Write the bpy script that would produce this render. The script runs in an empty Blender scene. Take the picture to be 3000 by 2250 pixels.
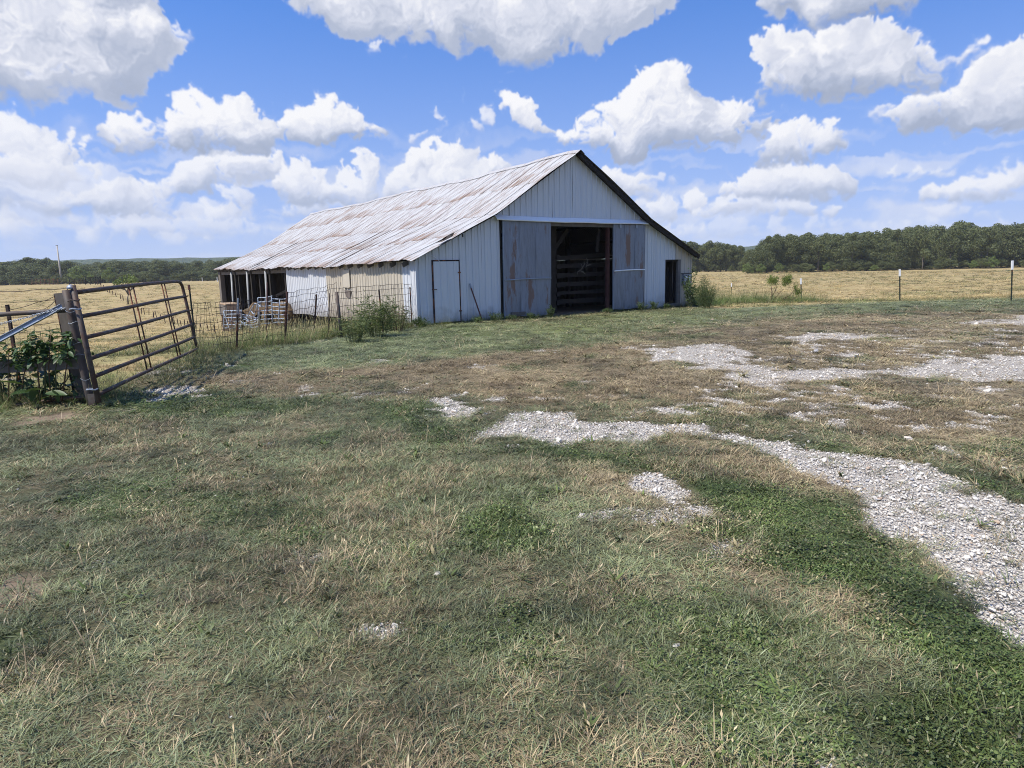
import bpy, math, random, time
import numpy as np
from mathutils import Matrix, Vector
T0 = time.time()
random.seed(7)
rng = np.random.default_rng(7)
R = math.radians
scene = bpy.context.scene
COL = scene.collection

# ------------------------------------------------------------------ camera
FP = 1960.0                      # focal length in pixels of a 3000 px wide photograph
CAM_H = 1.60
pitch = math.atan(340 / FP)
roll = 0.0202
f0 = np.array([0, math.cos(pitch), -math.sin(pitch)])
r0 = np.array([1.0, 0, 0])
u0 = np.cross(r0, f0)
rr = math.cos(roll) * r0 - math.sin(roll) * u0
uu = math.cos(roll) * u0 + math.sin(roll) * r0
CAMP = np.array([0, 0, CAM_H])
cam_d = bpy.data.cameras.new('camera')
cam = bpy.data.objects.new('camera', cam_d)
COL.objects.link(cam)
cam.matrix_world = Matrix(((rr[0], uu[0], -f0[0], 0), (rr[1], uu[1], -f0[1], 0), (rr[2], uu[2], -f0[2], CAM_H), (0, 0, 0, 1)))
cam_d.sensor_width = 36.0
cam_d.lens = FP / 3000 * 36
cam_d.clip_start = 0.05
cam_d.clip_end = 9000
scene.camera = cam

# ------------------------------------------------------------------ light
SUN_AZ, SUN_EL = 238.0, 54.0     # degrees clockwise from +Y
sun_d = bpy.data.lights.new('sun', 'SUN')
sun_d.energy = 5.0
sun_d.angle = R(0.53)
sun_d.color = (1.0, 0.94, 0.84)
sun = bpy.data.objects.new('sun', sun_d)
COL.objects.link(sun)
sdir = Vector((math.sin(R(SUN_AZ)) * math.cos(R(SUN_EL)), math.cos(R(SUN_AZ)) * math.cos(R(SUN_EL)), math.sin(R(SUN_EL))))
sun.rotation_euler = sdir.to_track_quat('Z', 'Y').to_euler()
sun.location = (-30, -20, 60)
vs = scene.view_settings
vs.view_transform = 'Standard'
vs.look = 'None'
vs.exposure = 0.32
vs.gamma = 1.0
vs.use_curve_mapping = False
try:
    scene.cycles.use_denoising = True
    scene.cycles.denoiser = 'OPENIMAGEDENOISE'
    scene.cycles.denoising_prefilter = 'NONE'
    scene.cycles.adaptive_threshold = 0.004
    scene.cycles.filter_width = 1.0
    scene.cycles.max_bounces = 6
    scene.cycles.diffuse_bounces = 3
    scene.cycles.glossy_bounces = 2
    scene.cycles.transmission_bounces = 3
    scene.cycles.transparent_max_bounces = 8
    scene.cycles.volume_bounces = 1
    scene.cycles.sample_clamp_indirect = 6
except Exception:
    pass

# ------------------------------------------------------------------ sky with cumulus clouds
world = bpy.data.worlds.new('World')
scene.world = world
world.use_nodes = True
SKY_STRENGTH = 0.098

def ray(x, y):
    d = f0 + rr * (x - 1500) / FP - uu * (y - 1125) / FP
    return d / np.linalg.norm(d)

def azel(x, y):
    d = ray(x, y)
    return math.degrees(math.atan2(d[0], d[1])), math.degrees(math.asin(d[2]))

def _grid_noise(shape, cells, g):
    """smooth value noise: a coarse random lattice enlarged by smoothstep interpolation, periodic in x"""
    h, w = shape
    cy, cx = cells
    lat = g.random((cy + 2, cx)).astype(np.float32)
    ys = np.linspace(0, cy, h, endpoint=False).astype(np.float32)
    xs = np.linspace(0, cx, w, endpoint=False).astype(np.float32)
    yi = ys.astype(int); xi = xs.astype(int)
    fy = ys - yi; fx = xs - xi
    fy = fy * fy * (3 - 2 * fy); fx = fx * fx * (3 - 2 * fx)
    a = lat[yi][:, xi]; b = lat[yi][:, (xi + 1) % cx]
    c = lat[yi + 1][:, xi]; d = lat[yi + 1][:, (xi + 1) % cx]
    return (a * (1 - fx) + b * fx) * (1 - fy)[:, None] + (c * (1 - fx) + d * fx) * fy[:, None]
EL0, EL1 = -3.0, 77.0
IW, IH = 5120, 1138
PPD = IW / 360.0
g = np.random.default_rng(3)

def _fbm(base, octs, gain=0.55):
    acc = np.zeros((IH, IW), np.float32); amp = 1.0; tot = 0
    for o in range(octs):
        n = base * 2 ** o
        acc += amp * _grid_noise((IH, IW), (max(2, int(n * IH / IW)), n), g)
        tot += amp; amp *= gain
    return acc / tot

N1 = _fbm(180, 5)                # cells about 2 degrees
N2 = _fbm(560, 4, 0.6)           # cells about 0.65 degree
N3 = _fbm(90, 4)
BILL = 1 - np.abs(_fbm(420, 4, 0.6) * 2 - 1) * 2.2      # cauliflower ridges

shade = np.zeros((IH, IW), np.float32)
alpha = np.zeros((IH, IW), np.float32)
Ls = np.array([-0.38, 0.66, 0.65]); Ls /= np.linalg.norm(Ls)

def inside(px, py, poly):
    c = np.zeros(px.shape, bool)
    n = len(poly)
    for i in range(n):
        x1, y1 = poly[i]; x2, y2 = poly[(i + 1) % n]
        if y1 == y2:
            continue
        m = ((y1 > py) != (y2 > py)) & (px < (x2 - x1) * (py - y1) / (y2 - y1) + x1)
        c ^= m
    return c

def edge_dist(px, py, poly):
    d = np.full(px.shape, 1e9)
    n = len(poly)
    for i in range(n):
        x1, y1 = poly[i]; x2, y2 = poly[(i + 1) % n]
        dx, dy = x2 - x1, y2 - y1
        t = np.clip(((px - x1) * dx + (py - y1) * dy) / (dx * dx + dy * dy + 1e-9), 0, 1)
        d = np.minimum(d, np.hypot(px - x1 - t * dx, py - y1 - t * dy))
    return d

def blur(a, r):
    r = int(max(1, r))
    for ax in (0, 1):
        p = np.pad(a, [(r + 1, r) if k == ax else (0, 0) for k in (0, 1)], mode='edge')
        c = np.cumsum(p, axis=ax, dtype=np.float64)
        a = ((c[2 * r + 1:] - c[:-(2 * r + 1)]) if ax == 0 else (c[:, 2 * r + 1:] - c[:, :-(2 * r + 1)])) / (2 * r + 1)
    return a.astype(np.float32)

def cloud(poly, dark=0.35, base=0.5, soft=1.0, op=1.0, n=70, rscale=1.0, thick=1.0, flat=0.0):
    """poly in (azimuth, elevation) degrees; puffs fill it, smaller ones crowd along its upper rim"""
    poly = np.array(poly, float)
    x0, y0 = poly.min(0) - 3; x1, y1 = poly.max(0) + 3
    ix0 = int((x0 + 180) * PPD); ix1 = int((x1 + 180) * PPD)
    iy0 = max(0, int((y0 - EL0) * PPD)); iy1 = min(IH, int((y1 - EL0) * PPD))
    if iy1 - iy0 < 4:
        return
    cols = np.arange(ix0, ix1) % IW
    xs = np.arange(ix0, ix1) / PPD - 180; ys = np.arange(iy0, iy1) / PPD + EL0
    hgt = np.zeros((len(ys), len(xs)), np.float32)
    lo, hi = poly[:, 1].min(), poly[:, 1].max()
    ps = []
    tries = 0
    while len(ps) < n and tries < n * 40:
        tries += 1
        px = g.uniform(poly[:, 0].min(), poly[:, 0].max()); py = g.uniform(lo, hi)
        if not inside(np.array([px]), np.array([py]), poly)[0]:
            continue
        d = float(edge_dist(np.array([px]), np.array([py]), poly)[0])
        ps.append((px, py, min(d * 1.05 + 0.15, 4.5) * rscale, 0.0))
    for k in range(2):
        for (px, py, r, zz) in list(ps):
            if r < 0.35 or (k == 1 and len(ps) > 6 * n):
                continue
            for _ in range(4 if k == 0 else 3):
                a = g.uniform(-0.6, math.pi + 0.6)
                q = r * g.uniform(0.55, 0.95)
                qx, qy = px + q * math.cos(a), py + q * math.sin(a) * 0.9
                if inside(np.array([qx]), np.array([qy]), poly)[0] or g.random() < 0.12:
                    rq = r * g.uniform(0.22, 0.42)
                    ps.append((qx, qy, rq, zz + math.sqrt(max(r * r - q * q, 0)) * 0.8))
    for (px, py, r, zz) in ps:
        if r <= 0.02:
            continue
        jx0 = max(0, int((px - r + 180) * PPD) - ix0); jx1 = min(len(xs), int((px + r + 180) * PPD) - ix0 + 2)
        jy0 = max(0, int((py - r - EL0) * PPD) - iy0); jy1 = min(len(ys), int((py + r - EL0) * PPD) - iy0 + 2)
        if jx1 <= jx0 or jy1 <= jy0:
            continue
        X = xs[jx0:jx1][None, :] - px; Y = ys[jy0:jy1][:, None] - py
        q = r * r - X * X - Y * Y
        v = np.where(q > 0, np.sqrt(np.maximum(q, 0)) + zz, 0)
        hgt[jy0:jy1, jx0:jx1] = np.maximum(hgt[jy0:jy1, jx0:jx1], v)
    rowi = np.arange(iy0, iy1)
    n1 = N1[rowi][:, cols]; n2 = N2[rowi][:, cols]; bl = BILL[rowi][:, cols]; n3 = N3[rowi][:, cols]
    # warp by noise so that no puff keeps a round outline
    big = blur(hgt, 1.0 * PPD * 0.35)
    size = max(0.6, min(3.0, (hi - lo) * 0.35))
    near = np.clip(big / (0.25 * size), 0, 1)
    body = hgt * 0.6 + big * 0.5
    H = body + (bl - 0.35) * 0.13 * size * near + (n1 - 0.5) * 0.5 * size * near + (n2 - 0.5) * 0.30 * np.sqrt(size) * near
    HE = body + ((bl - 0.4) * 0.42 * size + (n1 - 0.5) * 0.9 * size + (n2 - 0.5) * 2.1 * np.sqrt(size)) * (0.25 + 0.75 * near) - 0.22 * size
    edge = 0.50 * soft * np.sqrt(size) * (0.35 + 1.5 * np.clip(n3 * 1.6 - 0.3, 0, 1))
    tt = np.clip((ys[:, None] - lo) / max(0.8, (hi - lo) * 0.75), 0, 1)
    edge = edge * (2.1 - 1.55 * tt)
    al = np.clip(HE / edge, 0, 1); al = al * al * (3 - 2 * al)
    # ragged base, cut off flat
    Y = ys[:, None]
    lob = lo + (n1 - 0.5) * 1.0
    al *= np.clip((Y - lob + 0.35) / (0.5 * soft), 0, 1)
    Hs = blur(np.maximum(H, 0), 1)
    gy, gx = np.gradient(Hs * PPD * 0.42 * thick)
    gy2, gx2 = np.gradient(blur(np.maximum(H, 0), 11) * PPD * 0.8)
    gx = gx * 0.75 + gx2 * 0.9; gy = gy * 0.75 + gy2 * 0.9
    inv = 1 / np.sqrt(gx * gx + gy * gy + 1)
    diff = np.clip((-gx * Ls[0] - gy * Ls[1] + Ls[2]) * inv, 0, 1)
    t = np.clip((Y - lob) / (max(0.8, (hi - lo)) * base), 0, 1)
    t = t * t * (3 - 2 * t)
    s = 0.55 + 0.50 * diff
    thin = np.clip(HE / (size * 0.7), 0, 1)
    s = s + 0.10 * (1 - thin)
    s = s * (1 - dark * 1.15 * (1 - t)) + (n2 - 0.5) * 0.14 + (n1 - 0.5) * 0.12
    if flat > 0:                                   # seen from underneath: dark heart, bright rim
        heart = np.clip(blur(np.maximum(H, 0), 14) / (size * 0.9), 0, 1)
        heart = heart * heart * (3 - 2 * heart)
        s = s * (1 - flat * heart * np.clip(0.55 + (0.62 - n1) * 2.2 + (0.55 - n3) * 2.2, 0.1, 1.2)) + 0.05
    s = np.clip(s, 0, 1.02)
    al = (0.75 * al + 0.25 * blur(al, 2)) * op
    ia = np.ix_(rowi, cols)
    shade[ia] = shade[ia] * (1 - al) + s * al
    alpha[ia] = alpha[ia] * (1 - al) + al

def V(*pts):
    return [azel(x * 1.3562, y * 1.3562) for x, y in pts]

# thin sheets of far cloud low over the whole horizon
rows = np.arange(IH) / PPD + EL0
band = np.clip(1 - np.abs(rows - 5.0) / 6.5, 0, 1)[:, None]
st = _grid_noise((IH, IW), (110, 60), g) * 0.5 + _grid_noise((IH, IW), (230, 170), g) * 0.3 + N1 * 0.35
a0 = np.clip((st - 0.52) * 4.5, 0, 1) * band * 0.75
shade += a0 * (0.86 + 0.2 * (N2 - 0.5)); alpha += a0

# cumulus all round, thinning upwards; the quarter in front is laid out as in the photograph
for k in range(80):
    az = g.uniform(50, 310); az = az if az < 180 else az - 360
    el = 2.5 + 55 * g.random() ** 2.0
    w = (3 + 0.38 * el) * g.uniform(0.6, 1.5); h = w * g.uniform(0.3, 0.55)
    pts = [(az - w, el), (az - w * 0.8, el + h * 0.4), (az - w * 0.35, el + h * g.uniform(0.6, 1)), (az, el + h * g.uniform(0.7, 1.1)),
           (az + w * 0.5, el + h * g.uniform(0.5, 0.9)), (az + w, el + h * 0.2), (az + w * 0.9, el)]
    cloud(pts, n=26, dark=0.3, flat=min(0.3, el / 120))
for k in range(44):
    az = g.uniform(-46, 46); el = 1.6 + 4.6 * g.random()
    w = g.uniform(1.4, 4.2); h = w * g.uniform(0.16, 0.34)
    cloud([(az - w, el), (az - w * 0.5, el + h), (az + w * 0.3, el + h * 1.1), (az + w, el + h * 0.3), (az + w, el)], n=12, dark=0.22, op=0.7, soft=1.5)
# low layers
cloud(V((0, 505), (0, 455), (70, 440), (150, 455), (240, 440), (330, 455), (470, 440), (560, 470), (600, 505)), dark=0.2, op=0.55, soft=1.8, n=50)
cloud(V((1400, 470), (1405, 440), (1440, 430), (1475, 450), (1480, 480)), dark=0.15, op=0.85, n=18)
cloud(V((1478, 452), (1490, 428), (1515, 420), (1548, 440), (1550, 455)), dark=0.2, n=16)
cloud(V((1480, 470), (1560, 425), (1620, 416), (1700, 425), (1780, 440), (1870, 455), (1800, 468), (1650, 462)), dark=0.22, op=0.9, n=40)
cloud(V((1960, 470), (1970, 450), (2050, 440), (2130, 445), (2212, 450), (2212, 475)), dark=0.15, op=0.55, soft=1.6, n=20)
cloud(V((110, 460), (125, 405), (200, 400), (255, 390), (300, 405), (360, 385), (345, 430), (345, 462)), dark=0.28, op=0.9, n=50)
cloud(V((240, 425), (310, 415), (360, 385), (400, 345), (450, 333), (520, 338), (600, 338), (630, 360), (600, 402), (480, 412), (330, 440)), dark=0.35, op=0.95, n=60)
cloud(V((470, 465), (480, 440), (505, 408), (530, 415), (560, 445), (700, 440), (820, 445), (830, 470)), dark=0.25, op=0.8, soft=1.4, n=45)
cloud(V((590, 440), (595, 385), (620, 348), (650, 345), (690, 375), (735, 400), (755, 350), (785, 338), (805, 365), (812, 410), (830, 445), (700, 450)), dark=0.3, op=0.95, n=70)
cloud(V((820, 450), (845, 385), (878, 360), (905, 318), (945, 293), (985, 298), (1010, 325), (1045, 340), (1105, 347), (1110, 385), (1000, 430)), dark=0.25, n=90)
cloud(V((0, 400), (0, 255), (50, 248), (85, 265), (110, 290), (150, 290), (215, 315), (215, 335), (160, 345), (240, 352), (265, 370), (200, 395)), dark=0.42, n=80, op=0.95)
cloud(V((1295, 360), (1330, 358), (1365, 378), (1395, 388), (1425, 415), (1410, 436), (1370, 428), (1320, 400)), dark=0.15, n=40)
cloud(V((1545, 425), (1555, 400), (1600, 383), (1640, 358), (1700, 353), (1760, 362), (1805, 362), (1830, 385), (1872, 415), (1840, 430), (1700, 434)), dark=0.32, n=70)
cloud(V((1965, 430), (2000, 410), (2050, 398), (2100, 382), (2212, 360), (2212, 420), (2100, 436), (2000, 440)), dark=0.35, n=50)
cloud(V((1642, 340), (1650, 300), (1680, 266), (1700, 285), (1735, 262), (1760, 285), (1800, 275), (1840, 310), (1815, 335), (1750, 352), (1670, 354)), dark=0.35, n=60)
cloud(V((-60, 470), (-60, 335), (60, 345), (140, 352), (240, 358), (300, 395), (360, 420), (430, 440), (430, 478)), dark=0.25, op=0.6, soft=1.7, n=70)
cloud(V((160, 520), (170, 478), (280, 462), (400, 468), (520, 480), (640, 476), (740, 520)), dark=0.15, op=0.55, soft=1.9, n=40)
cloud(V((-60, 540), (-60, 498), (100, 488), (240, 500), (420, 505), (500, 540)), dark=0.1, op=0.45, soft=2.0, n=30)
cloud(V((1400, 515), (1410, 490), (1560, 478), (1700, 470), (1900, 482), (2050, 470), (2212, 476), (2300, 515)), dark=0.15, op=0.5, soft=1.9, n=50)
# the main banks
cloud(V((230, 335), (228, 262), (248, 238), (285, 242), (310, 262), (350, 248), (385, 222), (420, 212), (452, 195), (475, 175), (482, 205), (520, 222), (562, 222),
        (592, 250), (622, 262), (640, 290), (620, 318), (560, 332), (400, 338)), dark=0.42, n=130, base=0.45)
cloud(V((590, 262), (640, 245), (668, 215), (700, 210), (720, 235), (750, 225), (765, 258), (842, 284), (835, 296), (770, 312), (690, 314), (630, 300)), dark=0.3, n=70)
cloud(V((1100, 250), (1102, 222), (1125, 215), (1150, 232), (1200, 280), (1180, 288), (1130, 275)), dark=0.15, n=26)
cloud(V((1172, 300), (1195, 285), (1240, 268), (1262, 245), (1300, 240), (1340, 215), (1370, 190), (1372, 160), (1400, 150), (1445, 150), (1480, 148), (1512, 178), (1520, 215),
        (1580, 212), (1650, 232), (1658, 262), (1640, 300), (1560, 328), (1400, 345), (1290, 340)), dark=0.36, n=170, base=0.4)
for pts in (((868, 305), (880, 280), (905, 278), (925, 305)), ((912, 270), (925, 245), (950, 262), (988, 285), (960, 292)), ((995, 288), (1000, 262), (1030, 265), (1042, 280), (1020, 296)),
            ((1040, 275), (1050, 240), (1072, 248), (1076, 275)), ((855, 148), (868, 128), (888, 128), (884, 148)), ((800, 138), (808, 108), (830, 105), (832, 130)),
            ((350, 75), (375, 55), (410, 75), (380, 92)), ((1885, 268), (1900, 228), (1920, 240), (1905, 278))):
    cloud(V(*pts), dark=0.1, op=0.75, soft=1.8, n=14)
cloud(V((1918, 270), (1935, 235), (1975, 212), (2040, 195), (2100, 165), (2150, 125), (2212, 92), (2300, 80), (2300, 270), (2140, 275), (2050, 288), (1950, 298)), dark=0.4, n=120, flat=0.22)
cloud(V((1660, -60), (1662, 20), (1690, 45), (1740, 52), (1800, 78), (1860, 72), (1900, 55), (1990, 45), (2000, 10), (1980, -60)), dark=0.2, n=90, flat=0.42, soft=2.0)
cloud(V((1612, 200), (1618, 160), (1640, 110), (1680, 85), (1705, 62), (1730, 82), (1790, 85), (1840, 62), (1900, 62), (1965, 58), (1985, 95), (2050, 108), (2130, 95), (2165, 90),
        (2175, 115), (2100, 150), (2050, 190), (1950, 205), (1850, 215), (1740, 232), (1690, 215), (1640, 210)), dark=0.25, n=150, flat=0.27, base=0.4, soft=1.2)
cloud(V((600, -80), (620, 0), (680, 28), (735, 72), (840, 92), (930, 92), (1010, 108), (1060, 108), (1050, 128), (1110, 140), (1160, 132), (1200, 108), (1300, 85), (1395, 48),
        (1440, 22), (1445, -80)), dark=0.15, n=150, flat=0.19, soft=1.6, rscale=1.2)
cloud(V((-200, 235), (-200, -80), (340, -80), (330, 10), (300, 25), (350, 60), (378, 100), (350, 140), (305, 175), (240, 195), (180, 188), (110, 190), (40, 215)), dark=0.2, n=190, flat=0.20, soft=1.6, rscale=1.2)

def warp(arrs):
    w1 = _fbm(150, 5, 0.6); w2 = _fbm(150, 5, 0.6)
    fade = np.clip((rows + 3) / 12, 0.25, 1)[:, None]
    dx = (w1 - 0.5) * 3.6 * PPD * fade; dy = (w2 - 0.5) * 2.6 * PPD * fade
    yy = np.clip(np.arange(IH)[:, None] + dy, 0, IH - 1.001); xx = np.arange(IW)[None, :] + dx
    yi = yy.astype(np.int32); xi = np.floor(xx).astype(np.int32); fy = yy - yi; fx = xx - xi
    xa = xi % IW; xb = (xi + 1) % IW
    out = []
    for a in arrs:
        out.append(((a[yi, xa] * (1 - fx) + a[yi, xb] * fx) * (1 - fy) + (a[yi + 1, xa] * (1 - fx) + a[yi + 1, xb] * fx) * fy).astype(np.float32))
    return out
shade, alpha = warp([shade, alpha])

img = bpy.data.images.new('cumulus_sky', IW, IH, alpha=True, float_buffer=True)
img.colorspace_settings.name = 'Non-Color'
img.alpha_mode = 'CHANNEL_PACKED'
buf = np.ones((IH, IW, 4), np.float32)
al_ = np.clip(alpha, 0, 1)
buf[..., 0] = np.clip(shade / np.maximum(alpha, 1e-3), 0, 1.02)
buf[..., 1] = al_
img.pixels.foreach_set(buf.ravel())
img.update()
del buf, N1, N2, N3, BILL, shade, alpha

nt = world.node_tree
for n_ in list(nt.nodes):
    nt.nodes.remove(n_)
def wn(t, **k):
    n_ = nt.nodes.new(t)
    for a, b in k.items():
        setattr(n_, a, b)
    return n_
def wm(op, a, b=None, clamp=False):
    m = wn('ShaderNodeMath', operation=op, use_clamp=clamp)
    for i, v in enumerate((a, b)):
        if v is None:
            continue
        if isinstance(v, (int, float)):
            m.inputs[i].default_value = v
        else:
            nt.links.new(v, m.inputs[i])
    return m.outputs[0]
tc = wn('ShaderNodeTexCoord')
sep = wn('ShaderNodeSeparateXYZ'); nt.links.new(tc.outputs['Generated'], sep.inputs[0])
az_ = wm('ARCTAN2', sep.outputs[0], sep.outputs[1])
el_ = wm('ARCSINE', sep.outputs[2])
uc = wm('ADD', wm('DIVIDE', az_, 2 * math.pi), 0.5)
vc = wm('DIVIDE', wm('SUBTRACT', wm('MULTIPLY', el_, 180 / math.pi), EL0), EL1 - EL0)
cmb = wn('ShaderNodeCombineXYZ'); nt.links.new(uc, cmb.inputs[0]); nt.links.new(vc, cmb.inputs[1])
it = wn('ShaderNodeTexImage', image=img, extension='EXTEND', interpolation='Cubic')
nt.links.new(cmb.outputs[0], it.inputs[0])
sc = wn('ShaderNodeSeparateColor'); nt.links.new(it.outputs[0], sc.inputs[0])
inr = wm('MULTIPLY', wm('LESS_THAN', vc, 1.0), wm('GREATER_THAN', vc, 0.0))
cov = wm('MULTIPLY', sc.outputs[1], inr)
sky = wn('ShaderNodeTexSky', sky_type='NISHITA', sun_disc=False, sun_elevation=R(SUN_EL), sun_rotation=R(SUN_AZ), altitude=300, air_density=1.15, dust_density=0.5, ozone_density=3.0)
vn = wn('ShaderNodeCombineXYZ'); nt.links.new(sep.outputs[0], vn.inputs[0]); nt.links.new(sep.outputs[1], vn.inputs[1])
nt.links.new(wm('ADD', wm('MULTIPLY', wm('MAXIMUM', sep.outputs[2], 0.0), 0.8), 0.22), vn.inputs[2])
vnn = wn('ShaderNodeVectorMath', operation='NORMALIZE'); nt.links.new(vn.outputs[0], vnn.inputs[0]); nt.links.new(vnn.outputs[0], sky.inputs[0])
elc = wm('MAXIMUM', wm('MULTIPLY', el_, 180 / math.pi), 0.0)
hsv = wn('ShaderNodeMix', data_type='RGBA', blend_type='MULTIPLY'); hsv.inputs[0].default_value = 1.0
nt.links.new(sky.outputs[0], hsv.inputs[6]); hsv.inputs[7].default_value = (0.52, 1.02, 1.72, 1)
hair = wn('ShaderNodeMix', data_type='RGBA')          # pale summer air towards the horizon
nt.links.new(wm('POWER', wm('SUBTRACT', 1.0, wm('DIVIDE', elc, 26.0), True), 1.9), hair.inputs[0]); nt.links.new(hsv.outputs[2], hair.inputs[6]); hair.inputs[7].default_value = (4.1, 4.95, 7.1, 1)
bg1 = wn('ShaderNodeBackground'); nt.links.new(hair.outputs[2], bg1.inputs[0]); bg1.inputs[1].default_value = SKY_STRENGTH
ramp = wn('ShaderNodeValToRGB')
e = ramp.color_ramp.elements
e[0].position = 0.0; e[0].color = (0.16, 0.20, 0.30, 1)
e[1].position = 1.0; e[1].color = (0.97, 0.97, 1.0, 1)
m1 = e.new(0.45); m1.color = (0.44, 0.50, 0.65, 1)
m2 = e.new(0.78); m2.color = (0.74, 0.77, 0.88, 1)
nt.links.new(sc.outputs[0], ramp.inputs[0])
# distant clouds sink into the blue of the air
hz = wm('POWER', wm('SUBTRACT', 1.0, wm('DIVIDE', wm('MULTIPLY', el_, 180 / math.pi), 16.0), True), 2.0)
mixh = wn('ShaderNodeMix', data_type='RGBA')
nt.links.new(wm('MULTIPLY', hz, 0.48), mixh.inputs[0]); nt.links.new(ramp.outputs[0], mixh.inputs[6]); mixh.inputs[7].default_value = (0.50, 0.60, 0.86, 1)
bg2 = wn('ShaderNodeBackground'); nt.links.new(mixh.outputs[2], bg2.inputs[0]); bg2.inputs[1].default_value = 0.79
mx = wn('ShaderNodeMixShader'); nt.links.new(cov, mx.inputs[0]); nt.links.new(bg1.outputs[0], mx.inputs[1]); nt.links.new(bg2.outputs[0], mx.inputs[2])
wo = wn('ShaderNodeOutputWorld'); nt.links.new(mx.outputs[0], wo.inputs[0])
print('sky', round(time.time() - T0, 1))
# ------------------------------------------------------------------ helpers
def empty(name, loc, label=None, cat=None, group=None, rz=0.0):
    o = bpy.data.objects.new(name, None); COL.objects.link(o)
    o.location = loc; o.rotation_euler = (0, 0, rz); o.empty_display_size = 0.2
    return tag(o, label, cat, group)

def tag(o, label=None, cat=None, group=None, kind=None):
    for k, v in (('label', label), ('category', cat), ('group', group), ('kind', kind)):
        if v:
            o[k] = v
    return o

def mesh_from(name, v, f, m=None, smooth=False, attrs=None):
    me = bpy.data.meshes.new(name)
    me.from_pydata([tuple(map(float, p)) for p in v], [], f)
    if m is not None:
        for k in (m if isinstance(m, (list, tuple)) else [m]):
            me.materials.append(k)
    if smooth:
        me.polygons.foreach_set('use_smooth', [True] * len(me.polygons))
    if attrs:
        for k, a in attrs.items():
            at = me.attributes.new(k, 'FLOAT', 'POINT')
            at.data.foreach_set('value', np.asarray(a, np.float32))
    me.update()
    return me

def link(name, me, parent=None):
    o = bpy.data.objects.new(name, me); COL.objects.link(o)
    if parent is not None:
        o.parent = parent
    return o

class MB:
    """collects tubes, boxes and quads, then links them as ONE mesh object"""
    def __init__(s):
        s.v = []; s.f = []; s.mi = []
    def add(s, v, f, mi=0):
        b = len(s.v)
        s.v += [tuple(p) for p in v]
        s.f += [tuple(i + b for i in q) for q in f]
        s.mi += [mi] * len(f)
        return s
    def tube(s, pts, r, n=8, caps=True, mi=0, squash=1.0):
        pts = [Vector(p) for p in pts]
        rs = r if isinstance(r, (list, tuple)) else [r] * len(pts)
        v = []; f = []
        pa = None
        for i, p in enumerate(pts):
            d = (pts[min(i + 1, len(pts) - 1)] - pts[max(i - 1, 0)]).normalized()
            if pa is None:
                a = d.cross(Vector((0, 0, 1)))
                if a.length < 1e-3:
                    a = Vector((1, 0, 0))
                a.normalize()
            else:
                a = (pa - d * pa.dot(d)).normalized()
            pa = a
            b = d.cross(a)
            for k in range(n):
                t = 2 * math.pi * k / n
                v.append(p + (a * math.cos(t) + b * math.sin(t) * squash) * rs[i])
        for i in range(len(pts) - 1):
            for k in range(n):
                f.append((i * n + k, i * n + (k + 1) % n, (i + 1) * n + (k + 1) % n, (i + 1) * n + k))
        if caps:
            f.append(tuple(reversed(range(n)))); f.append(tuple(range((len(pts) - 1) * n, len(pts) * n)))
        return s.add(v, f, mi)
    def box(s, c, sx, sy, sz, ax=None, mi=0):
        """c centre; sx, sy, sz full sizes along the axes ax (three unit vectors)"""
        ax = ax or (Vector((1, 0, 0)), Vector((0, 1, 0)), Vector((0, 0, 1)))
        X, Y, Z = [Vector(a) for a in ax]
        c = Vector(c)
        v = [c + X * sx / 2 * i + Y * sy / 2 * j + Z * sz / 2 * k for k in (-1, 1) for j in (-1, 1) for i in (-1, 1)]
        f = [(0, 2, 3, 1), (4, 5, 7, 6), (0, 1, 5, 4), (2, 6, 7, 3), (0, 4, 6, 2), (1, 3, 7, 5)]
        return s.add(v, f, mi)
    def beam(s, p0, p1, w, t, side=None, mi=0):
        """a board from p0 to p1: w across, t thick; side points along the width"""
        p0, p1 = Vector(p0), Vector(p1)
        d = (p1 - p0); L = d.length; d.normalize()
        side = Vector(side) if side is not None else Vector((0, 0, 1))
        side = (side - d * side.dot(d)).normalized()
        return s.box((p0 + p1) / 2, L, w, t, (d, side, d.cross(side)), mi)
    def build(s, name, m, parent=None, origin=None, smooth=False):
        v = s.v
        if origin is not None:
            o = Vector(origin); v = [Vector(p) - o for p in v]
        me = mesh_from(name, v, s.f, m, smooth)
        if isinstance(m, (list, tuple)):
            me.polygons.foreach_set('material_index', s.mi)
        ob = link(name, me, parent)
        return ob

# ---- materials
def newmat(name):
    m = bpy.data.materials.new(name); m.use_nodes = True
    t = m.node_tree
    for n in list(t.nodes):
        t.nodes.remove(n)
    return m, t

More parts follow.
